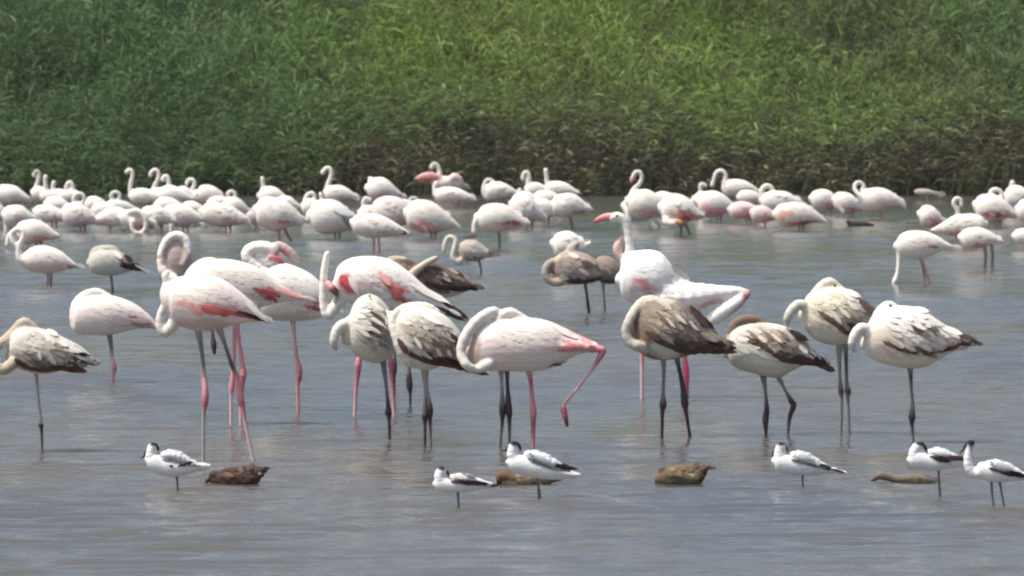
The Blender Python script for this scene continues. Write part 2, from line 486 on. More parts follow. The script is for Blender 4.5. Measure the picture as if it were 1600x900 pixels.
class Bird:
    def __init__(self, name, label, cat, group, u0, v0, lods=2.0):
        self.fr = Frame(u0, v0); self.name = name; self.lods = lods
        self.root = bpy.data.objects.new(name, None); COL.objects.link(self.root)
        self.root.empty_display_size = .1
        self.root.location = self.fr.base
        tag(self.root, label, cat, group)
        self.V, self.F, self.comp = [], [], []      # comp: (C, R, colour)
        self.legs = []; self.paint = []; self.extra = []; self.bills = []; self.blades = []; self.eyes = []
        self.wing = None
        JOBS.append(self)
    def _add(self, data, col):
        V, F, C, R = data; o = len(self.V)
        self.V += list(V); self.F += [tuple(i + o for i in f) for f in F]
        self.comp.append((C, R.max(1), np.asarray(col)))
        return self
    def body(self, prof, col, ratio=.72):
        self.prof = np.array(prof, float); self.bodycol = np.asarray(col)
        return self._add(profile_parts(self.fr, prof, ratio), col)
    def tube(self, pts, col, dz=0.0, ratio=1.0):
        return self._add(tube_parts(self.fr, pts, None, 12, dz, ratio), col)
    def leg(self, pts, wet=True, dz=0.0):
        """pts (u,v,r,colour)"""
        self.legs.append((pts, wet, dz)); return self
    def bill(self, pts, cols, dz=0.0):
        self.bills.append((pts, cols, dz)); return self
    def eye(self, u, v, r, w): self.eyes.append((u, v, r, w)); return self
    def spot(self, u, v, ru, rv, col, a=1.0, ang=0.0, every=None):
        every = self.lods < 2 if every is None else every      # near birds: plumage marks stay on the body, not the neck
        self.paint.append((u, v, ru, rv, math.radians(ang), np.asarray(col), a, every)); return self
    def spota(self, *a): return self.spot(*a, every=True)
    def blade(self, u0, v0, u1, v1, w, col, dz=None):
        self.blades.append((u0, v0, u1, v1, w, np.asarray(col), dz)); return self
    def edge(self, pts, col, w=8, dz=3.6):
        """overlapping dark flight feathers along the lower edge of the folded wing"""
        S = catmull(pts, len(pts) * 2)
        for i in range(len(S) - 2, -1, -1):
            a, c = S[i], S[i + 1]
            k = np.asarray(col) * (1 + .22 * math.sin(i * 2.3 + pts[0][0]))
            self.blade(a[0], a[1], a[0] + (c[0] - a[0]) * 2.3, a[1] + (c[1] - a[1]) * 2.3, w * (1 + .15 * math.sin(i * 1.7)), k, dz)
        return self
    def feathers(self, step=8, length=19, width=7.5, var=.10, top=.06, bot=.74, t0=.2, t1=.97, droop=8, tipcol=None, ragged=.0):
        self.wing = dict(step=step, length=length, width=width, var=var, top=top, bot=bot, t0=t0, t1=t1, droop=droop, tipcol=tipcol, ragged=ragged); return self
    # colours -----------------------------------------------------------
    def paint_at(self, u, v, c, body=None):
        nz = smooth_noise(u * .22, v * .30, 41) * .22 + smooth_noise(u * .6, v * .7, 42) * .12
        for (pu, pv, ru, rv, an, col, a, every) in self.paint:
            du, dv = u - pu, v - pv
            x = (du * math.cos(an) + dv * math.sin(an)) / ru; y = (-du * math.sin(an) + dv * math.cos(an)) / rv
            k = np.clip((1.42 - np.sqrt(x * x + y * y) + nz * 1.3) / .95, 0, 1)
            k = (k * k * (3 - 2 * k) * a)[:, None]
            if body is not None and not every: k = k * body[:, None]
            c = c * (1 - k) + col * k
        return c
    def vert_cols(self, P):
        best = np.full(len(P), 1e9); c = np.zeros((len(P), 3))
        body = np.zeros(len(P))
        for i, (C, R, col) in enumerate(self.comp):
            d = (np.linalg.norm(P[:, None, :] - C[None], axis=2) / R[None]).min(1)
            if i: d = d * .84
            m = d < best; best[m] = d[m]; c[m] = col; body[m] = i == 0
        u, v = self.fr.inv(P)
        return self.paint_at(u, v, c, body)
    # finishing -----------------------------------------------------------
    def temp(self):
        me = bpy.data.meshes.new("tmp"); me.from_pydata([tuple(map(float, v)) for v in self.V], [], self.F)
        o = bpy.data.objects.new("tmp", me); COL.objects.link(o)
        rm = o.modifiers.new("r", 'REMESH'); rm.mode = 'VOXEL'; rm.voxel_size = self.lods * self.fr.s; rm.adaptivity = 0
        sm = o.modifiers.new("s", 'SMOOTH'); sm.factor = .5; sm.iterations = 5
        self.tmp = o
    def finish(self, dg):
        e = self.tmp.evaluated_get(dg); me = e.to_mesh()
        nv = len(me.vertices); co = np.empty(nv * 3); me.vertices.foreach_get("co", co); co = co.reshape(-1, 3)
        polys = [tuple(p.vertices) for p in me.polygons]
        e.to_mesh_clear()
        fr = self.fr
        cols = self.vert_cols(co)
        if self.name.startswith('juv'): cols = np.clip(cols * .98, 0, .82)
        bvh = BVHTree.FromPolygons([tuple(v) for v in co], polys)
        V = list(co); F = list(polys); Cc = [cols]; midx = [0] * len(polys)
        for pts, wet, dz in self.legs:
            pts = list(pts)
            if wet:
                l = pts[-1]; p = pts[-2]
                # carry the leg on through the surface to the lake bed
                k = max(l[1], fr.v0) + 26
                du = (l[0] - p[0]) / max(1, l[1] - p[1])
                pts.append((l[0] + du * (k - l[1]), k, l[2], l[3]))
            rk = (lambda r: r * .78 if r < 4.5 else r * .92) if self.lods >= 2 else (lambda r: r)
            a, f, C, R = tube_parts(fr, [(q[0], q[1], rk(q[2])) for q in pts], len(pts) * 6, 8, dz)
            kc = np.array([q[3] for q in pts]); nr = len(a) // 8
            st = np.clip(np.linspace(-.08, 1.08, nr), 0, 1) * (len(pts) - 1)
            ii = np.minimum(st.astype(int), len(pts) - 2); ft = (st - ii)[:, None]
            lc = kc[ii] * (1 - ft) + kc[ii + 1] * ft
            o = len(V); V += list(a); F += [tuple(i + o for i in q) for q in f]; midx += [1] * len(f)
            Cc.append(np.repeat(lc, 8, 0))
        me = new_mesh("body", V, F, np.concatenate(Cc), [M_PLUME, M_SKIN], midx)
        add_obj("body", me, self.root)
        for pts, bc, dz in self.bills:
            a, f, C, R = tube_parts(fr, pts, len(pts) * 5, 10, dz, .75)
            nr = len(a) // 10; kc = np.array(bc)
            st = np.linspace(0, len(bc) - 1, nr); ii = np.minimum(st.astype(int), len(bc) - 2); ft = (st - ii)[:, None]
            add_obj("bill", new_mesh("bill", a, f, np.repeat(kc[ii] * (1 - ft) + kc[ii + 1] * ft, 10, 0), [M_SKIN]), self.root)
        for (u, v, r, w) in self.eyes:
            c = fr(u, v, w); rr = r * fr.s; ev, ef = [], []
            for i in range(7):
                for j in range(10):
                    th, ph = math.pi * i / 6, 2 * math.pi * j / 10
                    ev.append(c + rr * np.array([math.sin(th) * math.cos(ph), math.sin(th) * math.sin(ph), math.cos(th)]))
            for i in range(6):
                for j in range(10): ef.append((i * 10 + j, i * 10 + (j + 1) % 10, i * 10 + 10 + (j + 1) % 10, i * 10 + 10 + j))
            add_obj("eye", new_mesh("eye", ev, ef, np.tile([.02, .018, .015], (len(ev), 1)), [M_SKIN]), self.root)
        if self.wing or self.blades:
            for side in (1, -1): self.make_wing(bvh, side)
        bpy.data.objects.remove(self.tmp)
    def surf(self, bvh, x, z, side):
        h = bvh.ray_cast(Vector((x, -3 * side, z)), Vector((0, side, 0)))
        if h[0] is not None: return h[0].y
        h = bvh.find_nearest(Vector((x, 0, z)))
        return h[0].y if h[0] is not None else 0.0
    def make_wing(self, bvh, side):
        fr = self.fr; s = fr.s; r = random.Random(hash((self.name, round(fr.u0), side)) & 0xffff if False else int(fr.u0 * 7 + fr.v0 * 13 + side))
        V, F, C = [], [], []
        def vane(u, v, ang, L, W, col, lift, col2=None):
            """one feather: 3 rings of 3 + tip, cupped, laid on the body's surface"""
            ca, sa = math.cos(ang), math.sin(ang); o = len(V); prev = None
            for k, (t, w) in enumerate(((0, .35), (.4, 1), (.75, .85), (1, 0))):
                for j in ((-1, 0, 1) if k < 3 else (0,)):
                    uu = u + ca * L * t - sa * W * .5 * w * j; vv = v + sa * L * t + ca * W * .5 * w * j
                    p = fr(uu, vv); y = self.surf(bvh, p[0], p[2], side)
                    up = (lift * (.3 + .7 * t) - (.35 * abs(j))) * s
                    V.append((p[0], y - side * up, p[2]))
                    C.append(col * (1 - t) + (col2 if col2 is not None else col) * t)
            F.extend([(o, o + 1, o + 4, o + 3), (o + 1, o + 2, o + 5, o + 4), (o + 3, o + 4, o + 7, o + 6), (o + 4, o + 5, o + 8, o + 7), (o + 6, o + 7, o + 9), (o + 7, o + 8, o + 9)])
        for (u0, v0, u1, v1, w, col, dz) in self.blades:
            vane(u0, v0, math.atan2(v1 - v0, u1 - u0), math.hypot(u1 - u0, v1 - v0), w, col, 3.2 if dz is None else dz)
        if self.wing:
            W = self.wing; P = self.prof
            ua, ub = P[0, 0], P[-1, 0]; sg = 1 if ub > ua else -1
            order = np.argsort(P[:, 0]); xu = P[order, 0]; xt = P[order, 1]; xb = P[order, 2]
            length = abs(ub - ua); nst = max(2, int(length * (W['t1'] - W['t0']) / W['step']))
            for i in range(nst, -1, -1):            # tail first, front feathers overlap
                t = W['t0'] + (W['t1'] - W['t0']) * i / nst
                u = ua + sg * length * t
                tp, bt = np.interp(u, xu, xt), np.interp(u, xu, xb)
                u2 = u + sg * 12
                t2, b2 = np.interp(u2, xu, xt), np.interp(u2, xu, xb)
                hh = bt - tp
                nrow = max(1, int(hh * (W['bot'] - W['top']) / (W['step'] * .85)))
                for k in range(nrow):
                    f = W['top'] + (W['bot'] - W['top']) * (k + .5) / nrow
                    f += r.uniform(-.5, .5) / max(nrow, 1) * .6
                    v = tp + hh * f; v2 = t2 + (b2 - t2) * min(f + .04, .95)
                    uu = u + r.uniform(-.5, .5) * W['step']
                    ang = math.atan2(v2 - v, 12.0 * sg) + math.radians(r.uniform(-9, 9) + W['droop'] * sg)
                    cc = self.paint_at(np.array([uu]), np.array([v]), self.bodycol[None, :].copy())[0]
                    j = 1 + r.uniform(-W['var'], W['var']); cc = np.clip(cc * j, 0, .85)
                    c2 = None
                    if W['tipcol'] is not None and r.random() < .55: c2 = cc * .62 + np.asarray(W['tipcol']) * .38
                    vane(uu, v, ang, W['length'] * r.uniform(.8, 1.2), W['width'] * r.uniform(.85, 1.15), cc, (.55 if W['ragged'] == 0 else 1.3) + r.random() * (.45 + W['ragged']), c2)
        if V and self.name.startswith('juv'): C = list(np.clip(np.array(C) * 1.03, 0, .82))
        if V:
            add_obj("wing", new_mesh("wing", V, F, np.array(C), [M_FEATHER]), self.root)

# palette
WH = lin('ece6dc'); WP = lin('e9dcd6'); PK = lin('e3a6a4'); HOT = lin('cc6870'); ORG = lin('d8705f'); RED = lin('b9525c')
BLK = lin('2f2628'); DKB = lin('54453f'); BRN = lin('776b61'); TAN = lin('9f968b'); CRM = lin('d3cec4'); PAL = lin('dedbd0'); GRW = lin('c9c6ba')
LPK = lin('cb8990'); LPD = lin('a8606c'); LPW = lin('cfb0b2'); LGY = lin('7d7775'); LDK = lin('41363c'); LGW = lin('a39d99')
TEAL = lin('cfd4cf')

# ------------------------------------------------------------------ foreground flamingos
GF = "flamingos standing in the near water"
def adult(label, u0, v0): return Bird("flamingo", label, "flamingo", GF, u0, v0)
def juv(label, u0, v0): return Bird("juvenile_flamingo", label, "flamingo", GF, u0, v0)
def jlegs(b, *legs):
    for pts in legs: b.leg(pts)
    return b
JF = dict(step=7.5, length=22, width=7.5, var=.25, tipcol=CRM, ragged=1.0, t0=.1)

b = juv("pale brown young flamingo at the left edge, head tucked, on one thin leg", 66, 707)
b.body([(12, 545, 562), (20, 519, 571), (35, 508, 579), (55, 511, 585), (80, 517, 584), (100, 527, 579), (118, 536, 577), (132, 545, 575), (143, 556, 567)], CRM)
b.tube([(22, 566, 10, 6), (6, 577, 9, 10), (-8, 566, 8, 10), (-9, 547, 8, 8), (4, 535, 8, 4), (20, 520, 8, 0), (34, 506, 9, 0), (42, 505, 8.5, 0), (56, 512, 5, 0)], lin('b9ac9b'))
b.spot(62, 560, 44, 13, BRN, .95, 10).spot(82, 540, 18, 11, lin('8a7763'), .95, 20).spot(50, 548, 14, 10, TAN, .7).spot(126, 566, 20, 10, DKB, .8, 10).spot(112, 553, 16, 5, PAL, .8, 15).spot(40, 582, 30, 5, PAL, .8)
b.feathers(**JF)
b.edge([(24, 560), (40, 571), (62, 577), (88, 575), (108, 577), (126, 579)], lin('65493d'), 9)
b.blade(104, 548, 143, 556, 8, BLK).blade(104, 556, 137, 567, 8, DKB).blade(96, 560, 128, 576, 8, DKB).blade(100, 544, 132, 549, 8, PAL, 5).blade(72, 548, 90, 570, 8, PAL, 4).blade(60, 545, 66, 562, 6, PAL, 4)
b.blade(74, 514, 92, 524, 7, PAL, 5).blade(92, 532, 108, 540, 8, PAL, 5)
b.leg([(56, 580, 4, LGW), (60, 620, 2.6, LGW), (64, 656, 3, LGW), (64, 664, 4.6, LDK), (65, 674, 3, LDK), (66, 707, 2.6, LGY)])

b = adult("white flamingo with one red wing patch, asleep on a single leg", 176, 598)
b.body([(114, 487, 500), (117, 471, 518), (128, 464, 523), (150, 461, 524), (172, 461, 524), (192, 466, 519), (212, 475, 515), (230, 489, 513), (245, 505, 515)], WP)
b.tube([(118, 512, 7), (115, 494, 7), (118, 476, 7), (128, 464, 7), (141, 458, 7), (153, 457, 7), (168, 462, 5)], lin('ebe3da'))
b.spot(212, 500, 15, 10, HOT, 1).spot(198, 506, 12, 4, PK, .8).spot(150, 470, 60, 12, WH, .8)
b.feathers(step=10, var=.05).blade(206, 506, 243, 511, 7, lin('b5a08c')).blade(200, 498, 236, 503, 7, WP)
b.leg([(171, 522, 5, LGY), (174, 545, 4, LGY), (175, 560, 3.8, LPW), (178, 574, 5.2, LPK), (177, 584, 3.6, LPK), (176, 598, 3.4, LPK)])

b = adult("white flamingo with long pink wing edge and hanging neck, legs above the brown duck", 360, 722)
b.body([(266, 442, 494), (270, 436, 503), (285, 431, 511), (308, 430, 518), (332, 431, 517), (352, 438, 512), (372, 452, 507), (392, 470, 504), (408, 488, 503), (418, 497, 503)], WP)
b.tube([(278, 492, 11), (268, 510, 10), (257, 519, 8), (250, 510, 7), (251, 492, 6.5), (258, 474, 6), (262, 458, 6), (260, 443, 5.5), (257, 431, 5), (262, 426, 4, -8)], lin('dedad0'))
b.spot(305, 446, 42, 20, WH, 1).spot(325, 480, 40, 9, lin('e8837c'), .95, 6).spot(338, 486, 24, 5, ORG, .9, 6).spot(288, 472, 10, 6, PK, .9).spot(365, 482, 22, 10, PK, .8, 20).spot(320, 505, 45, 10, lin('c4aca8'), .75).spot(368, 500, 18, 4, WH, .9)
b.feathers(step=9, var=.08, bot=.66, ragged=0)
b.blade(352, 486, 412, 499, 6, RED, 3).blade(372, 486, 416, 502, 7, BLK, 4).blade(385, 474, 419, 503, 8, WH, 5).blade(325, 482, 372, 490, 8, ORG, 3.4).blade(315, 476, 350, 488, 8, lin('e8837c'), 3.6)
b.leg([(308, 512, 7, lin('b5a0a0')), (313, 535, 4.5, LGY), (317, 565, 4, LGY), (320, 592, 4.2, LPW), (321, 616, 6, LPK), (320, 632, 5.5, LPD), (318, 650, 3.6, LGW), (318, 715, 3.4, LGW)])  # grey of the upper leg is shade put into the colour
b.leg([(342, 512, 7, lin('b5a0a0')), (350, 534, 4.4, LGY), (362, 570, 4, LDK), (371, 592, 4.6, LPK), (376, 622, 6, LPK), (378, 632, 5, LPD), (385, 670, 3.6, LPW), (396, 722, 3.4, LPW)])

b = adult("big pale flamingo with tucked neck, directly behind the long pink winged one", 364, 663)
b.body([(288, 432, 462), (300, 416, 474), (322, 407, 483), (346, 404, 487), (372, 407, 488), (398, 415, 484), (420, 429, 477), (442, 446, 472), (462, 458, 470), (480, 463, 470)], lin('e2dbd2'))
b.tube([(292, 452, 12), (294, 436, 9), (304, 420, 8), (318, 410, 7), (332, 406, 5)], lin('ddd8ce'))
b.spot(414, 459, 22, 8, RED, .95, 5).spot(414, 446, 10, 6, HOT, .8, 30).spot(455, 456, 30, 5, PK, .9, 12).spot(340, 412, 40, 8, WH, .7)
b.feathers(step=9, var=.07, ragged=0)
b.blade(395, 450, 440, 462, 8, HOT, 3).blade(430, 452, 478, 465, 8, PK, 3)
b.leg([(366, 486, 6, LPW), (366, 520, 4, LPK), (365, 570, 4, LPK), (362, 606, 5, LPK), (361, 620, 3.4, LPW), (361, 663, 3.2, LPW)])
b.leg([(370, 486, 6, LPW), (372, 520, 4, LPK), (378, 565, 4.4, LPK), (380, 585, 6, LPK), (379, 600, 4, LPD), (376, 640, 3.2, LPW), (376, 663, 3.2, LPW)])
b.leg([(331, 486, 6, LPW), (332, 520, 3.6, LGY), (334, 538, 5, LDK), (335, 552, 3, LDK)], wet=False)

b = adult("greyish white flamingo seen end on, hunched, at the left of the big pale one", 276, 640)
b.body([(254, 398, 424), (258, 382, 432), (264, 372, 438), (271, 367, 440), (279, 367, 440), (287, 372, 438), (293, 384, 434), (297, 400, 424)], lin('b8aca4'), .6)
b.tube([(272, 436, 9, 22), (258, 424, 9, 18), (253, 404, 7.6, 16), (256, 386, 7, 15), (265, 372, 7, 15), (278, 367, 7, 15), (290, 374, 7, 15), (295, 390, 6.8, 16), (292, 404, 6, 18), (286, 412, 4, 20)], lin('e6e2da'))
b.spot(275, 402, 22, 30, lin('b5a79f'), 1)  # greyer front has its shade painted in; the ring stays pale as lit rim
b.leg([(284, 434, 6, LPW), (304, 500, 4, LPW), (315, 550, 3.6, LGY), (319, 600, 4.6, LPK), (319, 625, 3.4, LPD), (318, 640, 3.0, LGW)])

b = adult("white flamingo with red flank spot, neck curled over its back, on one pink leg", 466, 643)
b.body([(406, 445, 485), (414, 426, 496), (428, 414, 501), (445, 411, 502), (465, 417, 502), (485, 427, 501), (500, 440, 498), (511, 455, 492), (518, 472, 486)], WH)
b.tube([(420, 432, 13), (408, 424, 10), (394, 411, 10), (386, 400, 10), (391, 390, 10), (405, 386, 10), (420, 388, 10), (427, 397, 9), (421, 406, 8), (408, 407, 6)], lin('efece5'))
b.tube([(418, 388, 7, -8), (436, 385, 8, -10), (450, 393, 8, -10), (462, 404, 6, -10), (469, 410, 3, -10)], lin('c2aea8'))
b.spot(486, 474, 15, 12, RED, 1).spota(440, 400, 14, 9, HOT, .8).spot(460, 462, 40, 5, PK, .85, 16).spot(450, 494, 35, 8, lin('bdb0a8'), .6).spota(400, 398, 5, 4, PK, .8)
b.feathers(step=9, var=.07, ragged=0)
b.bill([(422, 402, 5, 7), (432, 404, 5, 5), (440, 410, 4, 3), (444, 418, 2.5, 2)], [PK, HOT, BLK])
b.leg([(457, 496, 6, LPW), (459, 520, 4.2, LPW), (463, 555, 4, LPK), (467, 578, 6, LPK), (467, 592, 5, LPD), (465, 605, 3.6, LPK), (466, 643, 3.4, LPK)])

b = adult("largest white flamingo with orange and crimson wing patches preening its breast", 585, 652)
b.body([(522, 436, 458), (528, 416, 468), (545, 404, 474), (568, 400, 479), (592, 401, 483), (616, 408, 486), (640, 425, 488), (662, 445, 490), (685, 463, 491), (708, 478, 494), (728, 493, 501)], lin('eee9e2'))
b.tube([(536, 460, 12), (524, 480, 10), (512, 492, 8.5), (506, 478, 7), (505, 452, 6.5), (506, 428, 6), (509, 408, 5.5), (511, 397, 5)], lin('eae5dc'))
b.spot(537, 440, 10, 14, RED, 1, 20).spot(545, 452, 12, 7, HOT, .9, 35).spot(617, 452, 13, 13, ORG, 1, 30).spot(600, 440, 20, 8, PK, .9, 40).spot(575, 442, 16, 12, lin('dcbfbd'), .9).spot(625, 466, 12, 6, RED, .8).spot(655, 455, 24, 8, lin('dccfd0'), .8, 28)
b.feathers(step=9, var=.07, ragged=0)
b.blade(690, 470, 735, 500, 8, BLK, 4).blade(678, 478, 728, 502, 9, DKB, 3.4).blade(700, 482, 722, 494, 6, WH, 5).blade(640, 442, 704, 474, 10, WH, 5).blade(592, 424, 612, 446, 9, PK, 5).blade(602, 436, 624, 462, 9, ORG, 5).blade(526, 424, 548, 450, 8, RED, 4).blade(545, 432, 562, 460, 9, WP, 6)
b.bill([(512, 442, 5, 10), (520, 450, 6, 11), (527, 460, 5, 11), (524, 470, 3, 11)], [PK, lin('8f5f5c'), WH])
b.leg([(564, 480, 7, LPW), (563, 545, 4.4, LPK), (560, 568, 6, LPK), (559, 582, 4.6, LPD), (556, 610, 3.8, LPK), (554, 652, 3.4, LPW)])
b.leg([(604, 480, 7, LPW), (607, 545, 4.4, LPK), (611, 568, 5.4, LPD), (612, 590, 4, LPD), (614, 620, 3.8, LPK), (616, 652, 3.4, LPW)])

b = juv("young flamingo with cream and brown streaks, bent neck hanging left", 609, 689)
b.body([(546, 492, 540), (552, 476, 552), (562, 464, 560), (576, 459, 566), (590, 463, 568), (602, 474, 564), (612, 488, 556), (622, 505, 545)], CRM)
b.tube([(562, 530, 13, 2), (552, 515, 10, 4), (541, 506, 9, 6), (530, 511, 8.5, 8), (524, 523, 8, 9), (522, 536, 6.5, 9), (525, 545, 4, 9)], lin('cfd0c9'))
b.tube([(570, 535, 10, 22), (583, 540, 8, 27), (594, 533, 8, 29), (601, 517, 7.5, 29), (608, 502, 7, 25), (612, 490, 6, 18)], lin('cbc9c0'))
b.spot(590, 515, 22, 20, BRN, .75, 40).spot(578, 470, 20, 10, lin('c9cabd'), .9).spot(612, 495, 14, 12, lin('94836f'), .8).spot(560, 490, 12, 16, PAL, .7)
b.feathers(step=8, length=24, width=7, var=.4, tipcol=PAL, ragged=2, t0=.12)
for k in range(5): b.blade(566 + 3 * k, 512 - 7 * k, 596 + 2 * k, 526 - 6 * k, 6, PAL if k % 2 else DKB, 4 + .4 * k)
b.eye(578, 462, 2.0, 19)
b.leg([(598, 560, 6, LGY), (603, 600, 3.6, LGY), (606, 630, 4, LDK), (607, 645, 6, LDK), (608, 656, 3.6, LDK), (609, 695, 3, LDK)])

b = juv("tan winged young flamingo with pale belly and long dark primaries between two white ones", 667, 696)
b.body([(614, 500, 526), (622, 488, 552), (634, 480, 569), (652, 478, 577), (670, 481, 579), (690, 489, 572), (708, 504, 568), (724, 526, 570), (738, 552, 575), (747, 570, 579)], PAL)
b.tube([(640, 562, 12, 6), (628, 545, 10, 9), (619, 524, 8, 9), (613, 506, 7, 7), (616, 492, 6, 5), (630, 482, 7, 2), (650, 479, 8, 0), (668, 481, 8, 0), (682, 486, 5, 0)], lin('d9d7cd'))
b.spot(672, 520, 44, 24, TAN, .95, 12).spot(690, 540, 35, 22, BRN, .85, 20).spot(668, 488, 20, 6, PAL, .9).spot(690, 564, 44, 8, DKB, 1, 14).spot(648, 520, 14, 18, lin('998873'), .7)
b.feathers(**JF)
b.edge([(622, 528), (634, 545), (655, 558), (685, 567), (715, 573), (746, 581)], lin('59433b'), 9)
b.blade(650, 545, 705, 566, 9, DKB, 3).blade(670, 555, 728, 573, 9, lin('5a2f30'), 3.4).blade(695, 560, 748, 579, 9, BLK, 4).blade(700, 515, 722, 545, 10, lin('4a3a33'), 4).blade(648, 525, 660, 545, 6, PAL, 5)
for k in range(4): b.blade(676 + 7 * k, 543, 682 + 8 * k, 557, 6, CRM if k % 2 else lin('857566'), 5.5)
b.blade(660, 490, 692, 506, 8, WH, 5).blade(676, 492, 708, 512, 8, CRM, 4.4)
b.leg([(662, 574, 6, LGW), (664, 610, 3.2, LGW), (664, 636, 4, LGY), (664, 650, 6, LDK), (664, 662, 3.6, LDK), (664, 692, 3, LDK)])
b.leg([(664, 574, 6, LGW), (668, 610, 3, LGW), (672, 640, 5.4, LDK), (672, 656, 4, LDK), (673, 690, 2.8, LGY)])

b = juv("dark brown young flamingo with pale raised neck, behind the big preening white one", 640, 632)
b.body([(636, 424, 452), (646, 413, 464), (662, 408, 470), (680, 411, 470), (698, 419, 466), (714, 428, 462), (728, 436, 456), (740, 443, 450)], lin('6a5750'))
b.tube([(652, 452, 14, 14), (643, 438, 9, 20), (646, 426, 7, 22), (657, 417, 6, 22), (669, 409, 5.5, 20), (681, 403, 4.5, 16)], lin('c4bcac'))
b.spot(660, 455, 24, 13, lin('a59a88'), 1, 20).spot(705, 460, 40, 7, GRW, .9).spot(712, 446, 26, 6, DKB, 1, 12).spot(682, 425, 9, 16, DKB, .9, -20)
b.feathers(step=9, length=22, width=8, var=.22, tipcol=TAN, ragged=1.2, t0=.3)
b.edge([(664, 440), (686, 447), (708, 450), (732, 450)], lin('3f322e'), 8)
for k in range(6): b.blade(676 + 8 * k, 418 + 4 * (k % 3), 694 + 8 * k, 428 + 4 * (k % 3), 6, TAN if k % 2 else DKB, 4.5)
b.blade(700, 440, 740, 446, 9, DKB, 4).blade(690, 430, 706, 440, 6, TAN, 5)
b.leg([(639, 466, 5, LGY), (639, 560, 3.2, LGY), (639, 590, 5, LDK), (640, 604, 5.6, LDK), (641, 616, 3, LDK), (641, 632, 2.8, LDK)])

b = juv("dark young flamingo mostly hidden behind the white back of the preening one", 612, 618)
b.body([(588, 425, 450), (598, 412, 458), (612, 405, 460), (628, 403, 462), (642, 407, 462), (654, 415, 458), (664, 428, 450)], lin('6e5c54'))
b.tube([(600, 440, 10), (598, 425, 8), (606, 410, 7), (618, 405, 6), (632, 405, 5)], lin('b0a896'))
b.spot(640, 412, 18, 6, DKB, .9, 15)
b.feathers(step=9, length=20, width=8, var=.25, tipcol=TAN)
b.leg([(616, 455, 5, LGY), (616, 540, 3.2, LGY), (616, 575, 5, LDK), (616, 590, 3, LDK), (616, 618, 2.8, LDK)])

b = juv("grey legged flamingo almost wholly hidden behind the one lifting its pink leg", 787, 699)
b.body([(752, 520, 560), (762, 505, 572), (778, 500, 576), (796, 500, 576), (812, 503, 574), (828, 510, 568), (842, 522, 560)], lin('d8d1c6'), .6)
b.feathers(step=10, var=.1)
b.leg([(782, 570, 6, LGW), (784, 600, 3.2, LGW), (785, 640, 5.6, LDK), (785, 656, 4, LDK), (783, 680, 3, LGY), (781, 707, 2.8, LGY)], dz=10)
b.leg([(792, 570, 6, LGY), (793, 600, 3.6, LDK), (795, 640, 6, LDK), (796, 656, 4.4, LDK), (796, 690, 3, LGY)], dz=10)

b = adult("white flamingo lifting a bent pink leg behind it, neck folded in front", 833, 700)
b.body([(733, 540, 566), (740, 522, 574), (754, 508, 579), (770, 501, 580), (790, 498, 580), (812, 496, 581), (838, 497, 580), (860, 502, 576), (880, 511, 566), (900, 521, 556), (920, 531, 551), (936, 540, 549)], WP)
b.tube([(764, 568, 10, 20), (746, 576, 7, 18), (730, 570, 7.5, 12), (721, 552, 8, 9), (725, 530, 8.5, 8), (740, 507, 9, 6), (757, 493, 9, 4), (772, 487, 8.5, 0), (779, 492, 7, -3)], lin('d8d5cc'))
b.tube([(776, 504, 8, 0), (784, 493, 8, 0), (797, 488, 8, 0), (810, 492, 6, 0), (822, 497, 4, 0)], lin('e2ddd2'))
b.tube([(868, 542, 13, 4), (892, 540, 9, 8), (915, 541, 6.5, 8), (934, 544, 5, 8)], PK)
b.spot(741, 548, 11, 30, lin('b9a79b'), .95, 8).spot(800, 514, 55, 16, WH, 1).spot(880, 536, 13, 9, HOT, 1).spota(868, 544, 18, 4, RED, .8).spota(905, 541, 34, 6, lin('e09a9c'), .9, 8).spot(830, 555, 45, 14, lin('d9cbc5'), .7).spot(845, 520, 20, 8, WP, .8)  # tan spot inside the neck fold paints in the shade of that side
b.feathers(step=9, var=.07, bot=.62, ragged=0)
b.blade(858, 572, 884, 566, 6, BLK, 2).blade(868, 570, 888, 565, 4, WH, 3).blade(880, 516, 938, 542, 8, PK, 5).blade(862, 508, 910, 530, 9, WP, 5)
b.leg([(826, 576, 6, LPW), (829, 595, 4.2, LPD), (831, 618, 4.4, LPK), (833, 645, 6, LPK), (833, 660, 4.6, LPD), (833, 700, 3.4, LPK)])
b.leg([(925, 545, 6, LPK), (941, 546, 6, LPK), (937, 558, 4.8, LPD), (922, 580, 3.6, LPW), (902, 606, 3.4, LPW), (882, 630, 4, LPW), (880, 637, 5, LPD), (883, 650, 5, LPD), (886, 664, 3, LDK)], wet=False, dz=10)

b = adult("tall white flamingo with raised head and pink bill, stretching back a wing and leg", 1036, 622)
b.body([(968, 425, 445), (972, 406, 462), (982, 396, 472), (998, 391, 477), (1016, 390, 478), (1032, 394, 476), (1044, 406, 472), (1056, 422, 464), (1070, 430, 450)], lin('f0efec'), .8)
b.tube([(984, 432, 18), (983, 408, 11), (984, 390, 7.5), (982, 370, 6.5), (978, 352, 6.5), (972, 341, 7), (963, 338, 7.5), (956, 341, 6)], lin('e9e5df'))
b.tube([(1036, 464, 25, 4), (1070, 464, 24, 6), (1100, 461, 19, 7), (1128, 457, 12, 7), (1152, 455, 8, 7), (1169, 457, 5, 7)], lin('f2eeea'))
b.tube([(1166, 460, 6, 9), (1152, 471, 10, 9), (1136, 482, 12, 9), (1118, 494, 12, 9), (1102, 505, 8, 9)], lin('efece8'))
b.tube([(972, 372, 4, -6), (965, 384, 7, -6), (966, 396, 7, -6), (973, 406, 6, -6)], lin('dcbcb5'))
